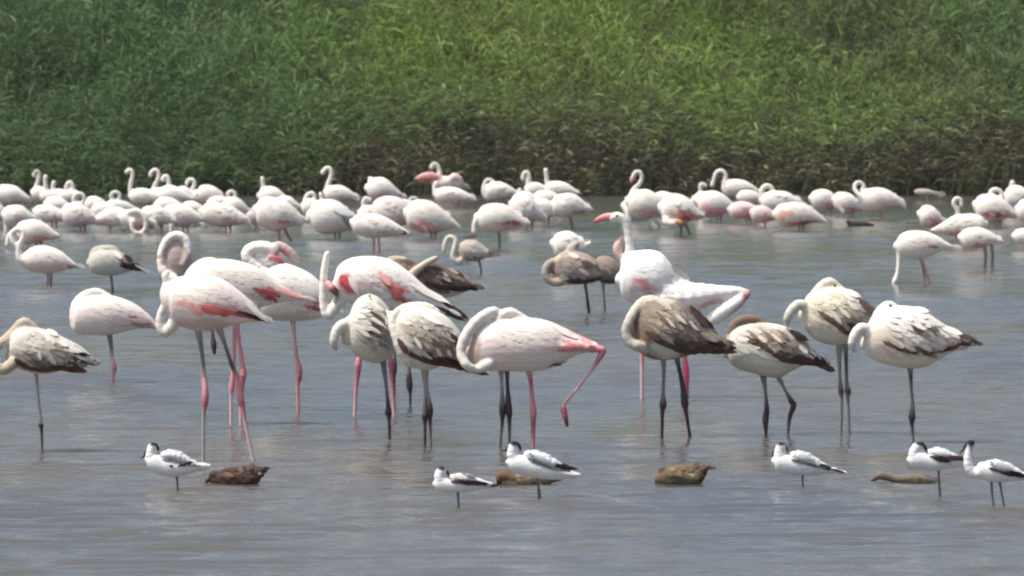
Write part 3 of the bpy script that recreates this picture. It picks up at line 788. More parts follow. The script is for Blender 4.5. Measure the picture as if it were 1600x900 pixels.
b.spot(998, 440, 13, 9, PK, 1, 25).spota(1166, 460, 8, 8, LPD, .9).spota(1152, 480, 3, 20, LPD, .5, 50).spota(1108, 474, 20, 6, PK, .9, -20).spot(1010, 452, 30, 6, lin('d8c2bf'), .7).spot(1060, 425, 14, 12, lin('a09a9a'), .8)
b.feathers(step=9, var=.04, t1=.75)
b.bill([(958, 339, 6.2), (948, 339, 6), (938, 342, 5), (929, 347, 2.6)], [WP, lin('e2a9a6'), lin('d98d8e'), lin('cf7a7e'), DKB])
b.eye(964, 337, 1.8, 6.6)
b.blade(974, 440, 986, 466, 9, WH, 4).blade(1050, 414, 1076, 434, 10, lin('908b8b'), 3)
b.leg([(1003, 472, 6, LPW), (1003, 520, 4, LPK), (1003, 560, 4.4, LPK), (1003, 575, 4, LPW), (1003, 612, 3.4, LPW)])
b.leg([(1064, 470, 7, LPW), (1067, 530, 4.4, LPK), (1072, 580, 5.4, lin('e2607a')), (1073, 600, 4.4, LPD), (1074, 622, 3.4, LPD)])

b = juv("dark brown streaked young flamingo with black tail, two dark legs apart", 1056, 683)
b.body([(990, 492, 530), (996, 478, 546), (1006, 470, 556), (1022, 466, 562), (1045, 466, 563), (1066, 473, 559), (1084, 488, 553), (1102, 507, 549), (1120, 522, 551), (1136, 531, 551)], lin('86796b'))
b.tube([(1012, 538, 14, 4), (998, 540, 10, 12), (984, 533, 8.5, 12), (978, 517, 8, 12), (983, 500, 8, 12), (993, 483, 8, 8), (1006, 472, 9, 0), (1022, 470, 9, 0), (1036, 474, 6, 0)], lin('c3beb1'))
b.spot(1040, 545, 30, 16, lin('cfd0c6'), 1, 12).spot(1090, 490, 18, 16, DKB, .95, 50).spot(1070, 530, 46, 9, lin('67554a'), .95, 22).spot(1030, 497, 22, 16, lin('a8987f'), .9).spot(1000, 525, 16, 12, lin('9c7a63'), .8).spot(1122, 540, 16, 10, BLK, 1).spot(1040, 470, 16, 6, PAL, .5)
b.feathers(bot=.62, **JF)
b.edge([(1008, 516), (1028, 530), (1050, 541), (1075, 549), (1098, 548), (1132, 549)], lin('5e4a40'), 10)
b.blade(1078, 478, 1108, 512, 12, lin('4c3a38'), 5).blade(1088, 488, 1118, 516, 9, BLK, 4).blade(1098, 530, 1137, 540, 11, BLK, 4).blade(1100, 538, 1136, 548, 10, DKB, 4).blade(1092, 518, 1122, 534, 9, TAN, 5).blade(1040, 525, 1085, 550, 8, DKB, 3)
for k in range(6): b.blade(1024 + 9 * k, 486 + 5 * (k % 3), 1046 + 9 * k, 506 + 5 * (k % 3), 6, CRM if k % 2 else BRN, 4.5)
b.leg([(1036, 556, 6, LGW), (1037, 580, 4, LGY), (1036, 615, 4, LGY), (1036, 632, 6.4, LDK), (1035, 646, 4, LDK), (1034, 683, 3.4, LDK)])
b.leg([(1056, 553, 6, LGY), (1061, 575, 4.4, LDK), (1067, 605, 4.6, LDK), (1070, 630, 6.6, LDK), (1072, 644, 4, LDK), (1078, 682, 3.4, LDK)])

b = juv("brown winged young flamingo with cream belly, dark neck over its back, one knee bent", 1212, 680)
b.body([(1137, 532, 560), (1143, 517, 571), (1156, 509, 578), (1174, 505, 583), (1196, 504, 589), (1218, 507, 590), (1238, 515, 580), (1254, 530, 572), (1270, 545, 571), (1284, 562, 571)], CRM)
b.tube([(1146, 540, 9), (1142, 522, 8), (1149, 507, 8), (1162, 500, 8), (1178, 499, 7.5), (1192, 503, 5)], lin('7b685c'))
b.spot(1172, 554, 38, 22, lin('d6d5c9'), 1, 10).spot(1230, 550, 60, 10, lin('66524a'), 1, 24).spot(1205, 525, 36, 14, lin('8c7966'), .95, 14).spot(1250, 528, 22, 9, BRN, .9, 14).spot(1270, 562, 28, 8, DKB, 1, 20).spot(1225, 505, 16, 6, TEAL, .7)
b.feathers(bot=.56, **JF)
b.edge([(1158, 526), (1180, 534), (1202, 547), (1224, 560), (1250, 565), (1272, 568), (1293, 575)], lin('56433b'), 9)
b.blade(1234, 516, 1264, 533, 10, DKB, 6).blade(1262, 550, 1294, 571, 11, BLK, 4).blade(1225, 548, 1278, 568, 9, DKB, 3).blade(1246, 536, 1262, 552, 9, PAL, 6)
for k in range(5): b.blade(1166 + 12 * k, 516 + 3 * (k % 2), 1186 + 12 * k, 530 + 5 * (k % 2), 6, lin('d8c6b8') if k % 2 else BRN, 4.5)
b.leg([(1192, 584, 6, LGY), (1196, 612, 3.4, LGY), (1198, 640, 4.6, LDK), (1196, 656, 5.6, LDK), (1197, 680, 3, LDK)])
b.leg([(1214, 584, 6, LGW), (1226, 608, 2.8, LGY), (1236, 626, 4.6, LDK), (1240, 634, 5, LDK), (1234, 652, 4.4, LDK), (1231, 680, 2.6, LGY)])

b = juv("cream young flamingo, neck drooping left, legs close together, second from right", 1321, 680)
b.body([(1253, 482, 500), (1259, 464, 516), (1272, 453, 530), (1290, 448, 538), (1308, 447, 540), (1326, 452, 537), (1342, 461, 528), (1356, 474, 512), (1370, 488, 497)], lin('d9d2bd'))
b.tube([(1270, 505, 14, 4), (1262, 485, 9.5, 6), (1250, 475, 8.5, 8), (1238, 482, 8, 9), (1230, 496, 7, 9), (1229, 508, 4, 9)], lin('cccac2'))
b.tube([(1270, 478, 11), (1276, 460, 10), (1286, 447, 9), (1297, 442, 9), (1308, 447, 6), (1318, 453, 4)], lin('d5d0be'))
b.spot(1315, 495, 34, 18, lin('a9977c'), .9, 30).spot(1352, 478, 20, 9, BRN, .95, 32).spot(1330, 512, 26, 7, lin('5b4338'), .95, 12).spot(1290, 520, 26, 20, lin('d6d6cb'), .9, 30).spot(1330, 456, 22, 8, PAL, .9).spot(1248, 498, 6, 6, WH, .6)
b.feathers(bot=.7, **JF)
b.edge([(1276, 484), (1292, 496), (1308, 508), (1326, 519), (1344, 512)], lin('6b5145'), 8)
b.blade(1338, 464, 1370, 492, 11, lin('6a5450'), 5).blade(1320, 505, 1346, 513, 9, DKB, 4).blade(1310, 480, 1328, 496, 7, PAL, 5).blade(1296, 484, 1314, 505, 7, PAL, 5).blade(1318, 452, 1346, 464, 9, WH, 5)
b.eye(1304, 446, 1.9, 7.5)
b.leg([(1311, 535, 6, LGW), (1312, 580, 3, LGY), (1313, 600, 4.4, LGY), (1314, 612, 5, LDK), (1315, 625, 3.4, LGY), (1314, 680, 3, LGY)])
b.leg([(1321, 535, 6, LGW), (1322, 560, 3.8, LDK), (1323, 598, 4, LGY), (1325, 612, 5.6, LDK), (1325, 625, 3.4, LGY), (1327, 680, 3, LGY)])

b = juv("whitish young flamingo with ruffled back, dark tail tip, on one leg, rightmost near one", 1426, 692)
b.body([(1350, 524, 545), (1356, 505, 556), (1368, 490, 564), (1384, 480, 570), (1404, 477, 575), (1428, 479, 576), (1448, 487, 573), (1466, 500, 563), (1484, 511, 553), (1502, 519, 547), (1520, 529, 540)], lin('e3ddd2'))
b.tube([(1366, 540, 14, 4), (1356, 520, 10, 6), (1346, 512, 9, 8), (1336, 521, 8.5, 9), (1331, 536, 7.5, 9), (1333, 548, 4, 9)], lin('dad8d1'))
b.tube([(1368, 508, 11), (1375, 490, 10), (1384, 480, 9), (1392, 478, 8), (1402, 482, 5)], lin('dfdcd2'))
b.spot(1410, 488, 40, 14, lin('e6e5dc'), .9).spot(1440, 515, 30, 8, lin('8a7566'), .8, 22).spot(1420, 543, 44, 5, lin('705046'), .95, 6).spot(1490, 530, 28, 9, lin('8d7870'), .9, 14).spot(1515, 533, 9, 9, DKB, 1).spot(1375, 530, 18, 20, lin('e0d2c4'), .7)
b.feathers(step=8, length=22, width=8, var=.16, tipcol=WH, ragged=2.4)
b.edge([(1378, 532), (1400, 542), (1425, 549), (1452, 550), (1480, 545), (1506, 538)], lin('6a4a3f'), 7)
b.blade(1424, 481, 1452, 486, 9, WH, 4).blade(1420, 488, 1450, 496, 9, WH, 4).blade(1448, 501, 1476, 508, 8, PAL, 4).blade(1468, 510, 1504, 522, 10, WH, 4).blade(1484, 520, 1522, 528, 8, DKB, 4).blade(1486, 528, 1516, 540, 8, DKB, 4)
b.blade(1416, 506, 1442, 519, 7, DKB, 5).blade(1424, 504, 1446, 514, 6, WH, 6).blade(1438, 505, 1468, 516, 8, BRN, 5)
b.eye(1391, 477, 1.9, 8.4)
b.leg([(1422, 572, 6, LGW), (1423, 588, 4, LDK), (1424, 606, 3.4, LGY), (1426, 632, 3.6, LGY), (1425, 652, 6, LDK), (1425, 664, 4, LDK), (1427, 692, 3, LGY)])

b = juv("tan young flamingo under a white one's back, neck folded, mid distance", 917, 491)
b.body([(864, 410, 428), (871, 398, 438), (884, 391, 444), (900, 391, 445), (916, 396, 443), (930, 405, 438), (942, 416, 430)], lin('a2958a'))
b.tube([(884, 436, 8, 6), (873, 441, 7, 8), (860, 439, 6.5, 9), (852, 428, 6.5, 9), (855, 415, 6.5, 8), (864, 408, 6, 5)], lin('aa9d92'))
b.tube([(873, 405, 7, 10), (876, 420, 6.5, 12), (883, 434, 6, 12), (888, 443, 4.5, 11)], lin('c6bda8'))
b.tube([(892, 402, 11), (893, 390, 9), (900, 382, 6)], lin('b5aa9d'))
b.spot(905, 436, 30, 5, DKB, .85, 2).spot(918, 412, 12, 6, lin('6e5a48'), .9)
b.feathers(step=7, length=16, width=6, var=.28, tipcol=CRM)
b.edge([(882, 438), (900, 441), (918, 440), (934, 436)], DKB, 6).blade(908, 408, 926, 416, 8, lin('5d4b3d'), 4).blade(904, 420, 922, 430, 7, CRM, 4).blade(888, 396, 906, 402, 8, CRM, 3)
b.leg([(914, 440, 4, LGY), (917, 462, 2.8, LDK), (919, 478, 3.6, LDK), (921, 491, 2.8, LDK)])

b = juv("greyish brown young flamingo peeping out between the tan one and tall white one", 944, 489)
b.body([(928, 410, 428), (934, 402, 438), (944, 399, 443), (956, 402, 444), (966, 410, 440), (976, 420, 434), (986, 428, 432)], lin('8f8279'))
b.spot(955, 440, 20, 5, DKB, .9)
b.feathers(step=7, length=16, width=6, var=.28, tipcol=TAN)
b.leg([(942, 440, 4, LGW), (943, 462, 2.8, LGY), (944, 475, 3.4, LGY), (945, 489, 2.8, LGY)])

b = juv("pale young flamingo with black hanging tail feathers, left of the looped neck", 176, 457)
b.body([(139, 404, 418), (144, 394, 427), (156, 388, 430), (170, 387, 431), (184, 391, 430), (198, 400, 426), (212, 412, 423), (226, 421, 426)], lin('c6c4bc'))
b.tube([(146, 412, 7), (144, 400, 6), (150, 391, 6), (162, 388, 5.5), (176, 388, 5), (184, 391, 3)], lin('bab5a6'))
b.spot(166, 386, 16, 4, BLK, .9).spot(203, 411, 14, 8, BLK, 1, 30).spot(190, 405, 8, 7, lin('a5858a'), .8)
b.feathers(step=7, length=15, width=6, var=.15)
b.blade(190, 410, 226, 424, 6, BLK, 4).blade(188, 414, 212, 421, 6, BLK, 4).blade(194, 398, 208, 408, 6, BLK, 5).blade(178, 392, 192, 404, 7, PAL, 5)
b.leg([(173, 428, 3.5, LGY), (175, 442, 2.4, LGY), (176, 457, 2.4, LDK)])

b = adult("white flamingo with S shaped neck, resting at the left of the middle water", 77, 445)
b.body([(30, 402, 412), (38, 394, 419), (50, 386, 424), (66, 383, 427), (82, 386, 427), (97, 393, 424), (110, 404, 420), (122, 414, 418)], WH)
b.tube([(44, 408, 8, 2), (34, 406, 6.5, 3), (29, 396, 5, 3), (31, 382, 4.6, 3), (36, 370, 4.4, 2), (34, 361, 4.6, 0), (25, 359, 4.6, 0), (18, 366, 4.2, 0), (20, 378, 4, 2), (26, 386, 3, 2)], lin('e5e0d8'))
b.spot(104, 414, 8, 4, RED, 1, 20).spot(118, 416, 6, 3, LGY, .8).spot(70, 416, 34, 8, PK, .5)
b.feathers(step=8, length=14, width=6, var=.05)
b.leg([(73, 424, 3.5, LPW), (75, 436, 2.6, LPK), (75, 445, 2.6, LPK)]).leg([(80, 424, 3.5, LPW), (80, 436, 2.6, LGY), (80, 445, 2.6, LGY)])

b = juv("small buff young flamingo with crooked neck lowered, alone mid water", 752, 428)
b.body([(714, 388, 400), (720, 379, 405), (730, 374, 408), (742, 374, 409), (754, 382, 406), (764, 389, 402), (771, 395, 399)], lin('b2aa9f'))
b.tube([(724, 402, 6, 3), (716, 409, 5.5, 6), (708, 402, 5, 6), (710, 388, 4.4, 6), (712, 376, 4.2, 4), (706, 370, 4, 2), (699, 372, 4, 0), (695, 382, 4.5, 0), (694, 392, 4, 0)], lin('c9c5b8'))
b.spot(735, 371, 18, 4, BRN, .9).spot(765, 395, 7, 5, BRN, 1).spot(740, 402, 16, 3, DKB, .7).spot(697, 396, 4, 5, DKB, .8).spot(744, 389, 14, 5, CRM, .9)
b.feathers(step=7, length=14, width=6, var=.2, tipcol=CRM)
b.blade(724, 371, 748, 368, 7, BRN, 3).blade(722, 396, 732, 412, 6, lin('c9b3a4'), 5)
b.leg([(748, 404, 3, LGY), (751, 418, 2.2, LGY), (752, 428, 2.2, LGY)])

b = adult("white flamingo drinking, straight neck lowered to the water at right", 1446, 443)
b.body([(1401, 376, 392), (1406, 367, 399), (1418, 361, 403), (1434, 360, 405), (1450, 362, 402), (1464, 368, 396), (1478, 377, 390), (1491, 384, 388)], WH)
b.tube([(1412, 380, 10), (1406, 388, 6.5), (1405, 402, 4.6), (1404, 418, 4.2), (1402, 430, 4.2), (1399, 438, 4.8), (1396, 444, 3.4)], lin('e8e6de'))
b.spot(1447, 388, 14, 7, WP, .9).spot(1452, 385, 3, 3, RED, .8).spot(1440, 380, 14, 8, PK, .35)
b.feathers(step=8, length=15, width=6, var=.05)
b.leg([(1437, 400, 4.5, lin('e0d8cf')), (1441, 412, 2.8, LGY), (1444, 428, 2.6, LGY), (1445, 443, 2.4, LPW)]).leg([(1438, 400, 4.5, lin('e0d8cf')), (1444, 414, 2.6, LPW), (1449, 430, 3, lin('c9988f')), (1453, 442, 2.6, lin('c9988f'))])

# ------------------------------------------------------------------ far flock
GFAR = "white flamingos of the far flock"
rf = random.Random(5)
def far(label, x0, x1, top, bot, neck=(), face='L', foot=None, pink=.5, col=None, spots=(), legs=(), dark=False, nr=3.7, dz=0, tail=.72, name="flamingo", head=True, bill=None, ratio=.74):
    v0 = foot if foot else min(bot + 22, 470)
    if not legs: v0 = max(v0 - 9, bot + 9)
    x0, x1, top, bot = x0 - 3, x1 + 6, top - 1.2, bot + 2.0
    b = Bird(name, label, "flamingo", GFAR, (x0 + x1) / 2, v0, 1.5)
    sh = [(0, .28, .66), (.04, .15, .84), (.12, .05, .96), (.26, .0, 1.02), (.42, .0, 1.0), (.58, .09, .93), (.73, .27, .87), (.87, .48, .83), (1, tail - .06, tail + .07)]
    w, h = x1 - x0, bot - top; prof = []; tilt = rf.uniform(-.10, .16) * h
    for (t, a, c) in sh:
        j = rf.uniform(-.03, .03)
        prof.append(((x0 + w * t) if face == 'L' else (x1 - w * t), top + h * (a + j * .5) + tilt * (t - .35), top + h * (c + j) + tilt * (t - .35)))
    base = col if col is not None else WH * rf.uniform(.93, 1.03)
    b.body(prof, np.clip(base, 0, .85), ratio)
    sx = x0 if face == 'L' else x1; sg = 1 if face == 'L' else -1
    if neck:
        pts = [(sx + sg * w * .12, top + h * .55, h * .24, dz * .6)]
        n = len(neck)
        for i, p in enumerate(neck):
            t = i / max(1, n - 1)
            r = nr * (1.25 - .35 * t)
            if head and i == n - 1: r = nr * 1.12
            pts.append((p[0], p[1], r, p[2] if len(p) > 2 else dz))
        b.tube(pts, np.clip(base * rf.uniform(.90, .98), 0, .85))
    b.spot(x0 + w * .5, bot - h * .16, w * .38, h * .20, PK, pink * .8, 0, False)
    b.spot(sx + sg * w * .55, bot - h * .22, w * .16, h * .10, lin('d98a8c'), pink * rf.uniform(.3, 1.1), 10 * sg, False)
    b.spot(sx + sg * w * .95, top + h * .75, w * .06, h * .08, DKB, rf.choice([0, .0, .5, .8]) if not dark else 1, 0, False)
    for s_ in spots: b.spot(*s_)
    b.feathers(step=9, length=14, width=8, var=.07, t1=.8, ragged=.5 if rf.random() < .5 else 0)
    if bill: b.bill(bill[0], bill[1])
    lx = x0 + w * (.46 if face == 'L' else .54)
    if legs:
        for l in legs: b.leg(l)
    else:
        c = rf.choice([LPW, LPW, LGW, LPK])
        b.leg([(lx, bot - 3, 3, LPW), (lx + 1, (bot + v0) / 2, 1.7, c), (lx + 1, v0, 1.6, c)])
        if rf.random() < .6: b.leg([(lx + 7, bot - 3, 3, LPW), (lx + 7, (bot + v0) / 2, 1.7, c), (lx + 8, v0, 1.6, c)], dz=-5)
    return b
BK = [WP, PK, lin('7d5a58')]

far("white flamingo at the far left edge in the back row, head hidden", -6, 44, 289, 317, foot=326, spots=())
far("white flamingo cut by the left edge, second row from the back", -28, 14, 314, 347, foot=358)
far("white flamingo with deep pink underwing, second from left edge in the second row", 8, 53, 321, 352, foot=366, spots=((40, 343, 14, 4, HOT, .8, -6),), neck=((10, 348), (10, 362), (12, 368)), head=False)
far("grey headed flamingo with S neck in the back row, leftmost raised head", 52, 84, 292, 313, ((56, 303), (57, 292), (60, 281), (61, 272), (57, 267), (53, 274)), foot=326, spots=((57, 269, 6, 6, lin('9fa497'), .9),), nr=3.3)
far("white flamingo showing only a narrow upright head beside the grey headed one", 66, 100, 298, 315, ((73, 300), (71, 288), (71, 276)), foot=322, nr=3.4)
far("white flamingo with small round head low over its back, third raised head from left", 80, 114, 296, 314, ((83, 300), (83, 292), (84, 285)), foot=324, nr=3.4)
far("white flamingo with hooked neck, head turned down, fourth head from left", 86, 118, 297, 315, ((113, 305), (114, 293), (110, 285), (105, 288), (103, 296)), face='R', foot=325, nr=3.3)
far("white flamingo with head hanging to the water, just above the S necked one at left", 28, 88, 344, 379, ((24, 362, 5), (16, 366, 7), (13, 374, 8), (12, 382, 8)), foot=398, pink=.9, nr=3.6)
far("white back filling the gap left of the greenish neck ring", 148, 188, 316, 341, foot=352)
far("white back low between the hooked necks and the bright hanging neck", 246, 290, 309, 334, foot=345, pink=.4)
far("small white back just above the long tailed flamingo's shoulder", 328, 366, 307, 329, foot=340, pink=.7)
far("lilac pink resting flamingo low between the fluffy ring neck and the low pink one", 1176, 1214, 322, 346, foot=357, pink=1, col=lin('dcc8c6'))
far("white back behind the orange pink flamingo, beside the thin S neck", 1022, 1062, 300, 328, foot=341, pink=.6)
far("pale back behind the pink grey flamingo, right side", 616, 652, 312, 338, foot=350, col=lin('dcd6d0'))
far("white shoulder wedged under the straight raised neck right of centre", 838, 880, 298, 322, foot=334, pink=.5)
far("plump white flamingo low behind the second row, left of the ringed neck", 74, 114, 308, 334, foot=345)
far("white flamingo with pink belly left of the ringed neck, head down", 56, 107, 321, 346, foot=360, spots=((90, 340, 16, 4, PK, .9),))
far("flamingo with neck curled in a tight ring on its back, left part of the flock", 100, 152, 318, 352, ((118, 322), (115, 312), (119, 304), (127, 303), (132, 310), (128, 317), (121, 317)), foot=364, pink=.8, nr=3.2)
far("smooth white back seen behind the ringed neck flamingo", 137, 171, 308, 332, foot=345)
far("white flamingo lowering its head, left of the big neck loop", 142, 192, 325, 352, ((185, 344), (190, 351), (193, 356)), face='R', foot=366, head=True, nr=3.4)
far("flamingo with greenish neck ring, behind the big neck loop", 166, 212, 313, 334, ((176, 314), (174, 305), (180, 300), (187, 304), (186, 311)), foot=346, col=lin('d5d8cf'), nr=3.2)  # whole bird tinted greenish grey
far("white flamingo with tall straight neck, left back row", 206, 252, 295, 317, ((209, 307), (204, 301), (204, 288), (207, 275), (206, 267), (201, 265), (198, 269)), foot=330, nr=3.2)
far("flamingo with one large curled neck loop hanging to the water", 190, 240, 328, 354, ((205, 331, 8), (217, 330, 12), (227, 339, 14), (229, 353, 14), (223, 363, 14), (213, 364, 14), (207, 356, 14), (208, 346, 13)), foot=368, face='L', nr=3.8, pink=.7)
far("pinkish white flamingo right of the large curled neck loop", 222, 270, 322, 354, foot=368, pink=.8, neck=((240, 345, 12), (245, 354, 12), (246, 359, 11)), head=False)
far("flamingo with hooked raised neck, second tall one in the left back row", 236, 282, 294, 317, ((240, 302), (241, 292), (247, 280), (248, 271), (243, 265), (237, 268), (235, 274)), foot=330, nr=3.2)
far("flamingo with short hooked neck just right of the second tall one", 250, 296, 291, 318, ((262, 296), (264, 286), (262, 277), (257, 275), (254, 281)), foot=332, nr=3.2, pink=.9)
far("rounded back between two hooked necks in the left back row", 276, 304, 292, 316, foot=328, pink=.8)
far("flamingo with bowed neck and pink breast, left back row", 299, 334, 297, 316, ((300, 309), (300, 298), (304, 288), (301, 281), (295, 281), (292, 287)), foot=327, pink=1, nr=3.2)
far("broad white flamingo with dark pink wing tip at the end of the left back row", 312, 352, 290, 317, foot=330, spots=((345, 309, 8, 5, RED, .9),))
far("white flamingo with bright neck hanging straight down above the looped neck", 258, 316, 320, 352, ((268, 338, 10), (269, 350, 12), (269, 362, 12)), foot=366, nr=4.6, head=False)
far("pale back tucked among the second row, left of the long tailed one", 286, 324, 315, 344, foot=358, neck=((308, 342, 10), (316, 350, 12), (320, 353, 11)), nr=3.2, head=False)
far("flamingo with long pale pink tail reaching down to the right, second row", 318, 390, 318, 352, foot=366, pink=.8, tail=.98)
far("white backed flamingo with small grey neck ring, above the long tailed one", 353, 387, 309, 336, ((358, 311), (356, 303), (361, 299), (367, 302), (367, 309)), foot=348, nr=3)
far("small grey flamingo bending its neck left of the pink legged one", 388, 412, 330, 350, ((392, 342), (391, 334), (396, 326), (402, 326), (404, 332)), foot=362, col=lin('c2b8b4'), nr=3)
far("white flamingo with thin upright neck behind the pink legged one", 408, 448, 292, 321, ((411, 300), (411, 289), (410, 279)), foot=334, nr=3.3, spots=())
far("big white flamingo with pink legs and belly stripe, walking left", 403, 474, 309, 358, foot=378, spots=((440, 346, 16, 3, HOT, .9), (472, 342, 6, 4, BRN, .7)), legs=([(436, 354, 3.4, LPW), (436, 364, 2.4, LPK), (437, 376, 2.2, LPK)], [(443, 354, 3.4, LPW), (449, 366, 2.4, LPD), (456, 378, 2.2, LGY)]), tail=.62)
far("white back behind the pink legged flamingo", 434, 466, 307, 330, foot=342)
far("flamingo preening with arched neck, beside a small upright head", 475, 506, 311, 336, ((478, 322), (477, 312), (481, 304), (488, 302), (492, 307), (490, 316)), foot=348, nr=3.3)
far("flamingo of which only a small upright head shows over the big round one", 494, 530, 314, 338, ((502, 318), (503, 310), (501, 303)), foot=347, nr=3.2)
far("white flamingo with tall bent neck against dark reeds, left of centre", 510, 554, 290, 314, ((516, 306), (511, 300), (512, 289), (516, 279), (518, 270), (515, 263), (509, 263), (504, 270)), foot=326, nr=3.5)
b = far("big round white flamingo with split grey tail, centre left second row", 488, 562, 313, 364, foot=380, pink=.4)
b.blade(520, 325, 556, 336, 10, lin('d8d8d8'), 8).blade(535, 338, 552, 358, 8, lin('8f8f8c'), 4)
far("pinkish flamingo with a short neck stub at the dark reeds, centre left", 577, 622, 278, 312, ((579, 298), (578, 288), (578, 278)), foot=326, pink=1, nr=3.4, head=False)
far("flamingo raising a small pale head behind the low front body", 564, 606, 322, 350, ((571, 330), (568, 318), (571, 310), (578, 313)), foot=362, nr=3.6)
far("low white flamingo with black tail tip and pink legs, front of the centre group", 553, 634, 335, 369, foot=392, spots=((631, 364, 5, 4, BLK, 1), (620, 358, 8, 3, LGY, .5)), legs=([(583, 364, 3.4, LPW), (584, 378, 2.4, lin('c9a097')), (584, 392, 2.2, lin('c9a097'))], [(590, 364, 3, LPW), (592, 378, 2.2, lin('c9a097')), (593, 392, 2, lin('c9a097'))]))
far("pink grey flamingo leaning over the low white one", 584, 654, 307, 356, foot=372, pink=1, col=lin('d9cfc9'))  # plumage tinted pink grey
b = far("flamingo preening with pink bill, white body sloping to the right, centre", 638, 712, 314, 362, ((640, 330, 8), (646, 345, 12), (655, 350, 14)), foot=382, pink=.8, spots=((650, 352, 12, 8, PK, .9),), nr=4, head=True)
b.bill([(655, 350, 4, 14), (662, 354, 4, 14), (667, 362, 2, 14)], [PK, lin('f0b5ae'), PK])
far("small grey neck ring behind the preening flamingo", 636, 668, 316, 336, ((640, 320), (641, 312), (647, 309), (653, 313)), foot=350, col=lin('c2c0ba'), nr=3)
b = far("flamingo flapping one pink wing out to the left against the reeds", 678, 726, 276, 294, ((683, 290), (686, 280), (687, 270), (684, 260), (678, 256), (674, 262)), foot=316, nr=3.6, spots=((680, 257, 6, 5, lin('b9c0a8'), .8),))
b.tube([(688, 279, 5, 4), (674, 275, 7, 6), (662, 275, 5.5, 7), (652, 278, 3, 7), (647, 280, 1.5, 7)], lin('e2b3ae'), 0, .5)
b.tube([(704, 285, 6, 2), (709, 277, 7, 3), (716, 279, 6, 3), (722, 287, 4, 3)], lin('e2c8c2'))
b.blade(684, 278, 650, 281, 7, lin('dfa6a1'), 3).blade(684, 282, 654, 284, 6, lin('c98a86'), 3)
far("white flamingo with curved neck, resting below the flapping one", 682, 738, 293, 316, ((685, 309), (680, 302), (679, 292), (682, 286)), foot=328, nr=3.6, spots=())
far("flamingo with round coiled neck and dark tail, right of the flapping one", 762, 806, 285, 309, ((767, 309), (759, 309), (755, 300), (756, 290), (761, 281), (769, 282), (771, 291), (766, 297)), foot=322, nr=2.7, dark=True)
far("white flamingo with crimson wing stripe and drooping neck, centre", 749, 822, 319, 362, ((750, 336, 4), (744, 344, 6), (741, 354, 6), (741, 362, 6)), foot=386, spots=((790, 348, 12, 4, RED, 1),), legs=([(779, 358, 3.4, LPW), (780, 370, 2.4, LGY), (781, 386, 2.2, LGY)],), nr=4.2)
far("flamingo with hooked head raised, right of centre back row", 824, 858, 286, 307, ((824, 297), (825, 286), (827, 276), (823, 269), (818, 272), (817, 280)), foot=320, nr=3.3)
far("flamingo showing a small white head left of the hooked one", 808, 842, 300, 322, ((811, 309), (810, 302), (812, 297)), foot=332, nr=3.6)
far("flamingo with straight raised neck and clean white back, right of centre", 856, 902, 284, 307, ((858, 296), (855, 287), (854, 276), (853, 266)), foot=322, nr=3.5)
far("large pinkish white flamingo facing left in the centre pair", 801, 848, 304, 348, ((805, 320), (803, 332), (804, 342)), foot=366, pink=.7, nr=4, head=False)
far("flamingo with white tail pointing down right behind the large pinkish one", 828, 873, 311, 344, foot=358, tail=.95, ratio=.6)
far("rounded flamingo with brown edged wing, right end of the centre group", 866, 920, 303, 338, foot=356, spots=((905, 330, 12, 4, lin('9c8580'), .8, 15),), legs=([(889, 334, 3.2, LPW), (892, 345, 2.4, LPD), (894, 356, 2.2, LGY)],))
far("white adult seen as a bright back above the tan young flamingo", 867, 917, 362, 400, foot=440, col=WH * 1.03, pink=.0, tail=.5, neck=((874, 384), (869, 377), (874, 370)), nr=5, head=False)
b = far("flamingo with thin S neck bending its breast, right group left end", 984, 1048, 297, 340, ((985, 318), (985, 308), (989, 297), (999, 287), (1003, 278), (1000, 269), (993, 269), (989, 277)), foot=356, nr=3.3, pink=1, legs=([(1018, 334, 5, WP), (1025, 344, 4, WP), (1030, 352, 2.6, LPW), (1030, 356, 2, LPW)],))
b.bill([(989, 277, 3.4), (987, 281, 3), (986, 286, 1.4)], BK)
far("white head and neck of a flamingo dipping down at the right group's left end", 976, 1012, 310, 336, ((981, 325, 8), (981, 337, 10), (983, 345, 10)), foot=350, pink=1, nr=4.4)
b = far("orange pink flamingo with spread flank, right group", 1036, 1094, 304, 350, foot=367, spots=((1066, 334, 20, 8, ORG, .9, 14), (1074, 342, 14, 5, RED, .8, 14), (1048, 320, 14, 10, WH, .7)), legs=([(1062, 346, 3.2, LPW), (1064, 356, 2.2, LGY), (1064, 367, 2, LGY)], [(1070, 346, 3.2, LPW), (1074, 356, 2.2, LGY), (1078, 367, 2, LGY)]))
b.tube([(1048, 338, 7, 8), (1040, 345, 6, 12), (1050, 349, 6, 14), (1059, 346, 4, 14)], lin('f0e0d4'))
b.bill([(1055, 346, 4.5, 16), (1062, 347, 4, 16), (1067, 351, 2, 16)], [lin('e9b08f'), lin('e0a070'), BLK])
far("flamingo with small crooked head behind the orange pink one", 1076, 1104, 300, 326, ((1098, 304), (1094, 294), (1096, 287), (1102, 290)), face='R', foot=338, nr=3, col=lin('d5d4cb'))
far("white flamingo with rose breast in the middle of the right group", 1094, 1148, 299, 337, foot=352, neck=((1102, 330, 8), (1095, 341, 9), (1098, 350, 9)), nr=3.4, spots=((1104, 326, 10, 8, PK, .9, 40), (1118, 332, 16, 3, HOT, .7)), pink=.8)
far("flamingo with arched neck like a question mark, right group back", 1136, 1184, 281, 304, ((1137, 302), (1131, 297), (1132, 285), (1134, 274), (1128, 267), (1120, 269), (1116, 278), (1113, 290)), foot=318, nr=3.4)
far("low pink flamingo right of the rose breasted one", 1142, 1190, 316, 340, foot=352, pink=1, col=lin('e6cfc9'), spots=((1170, 333, 12, 4, ORG, .6),))
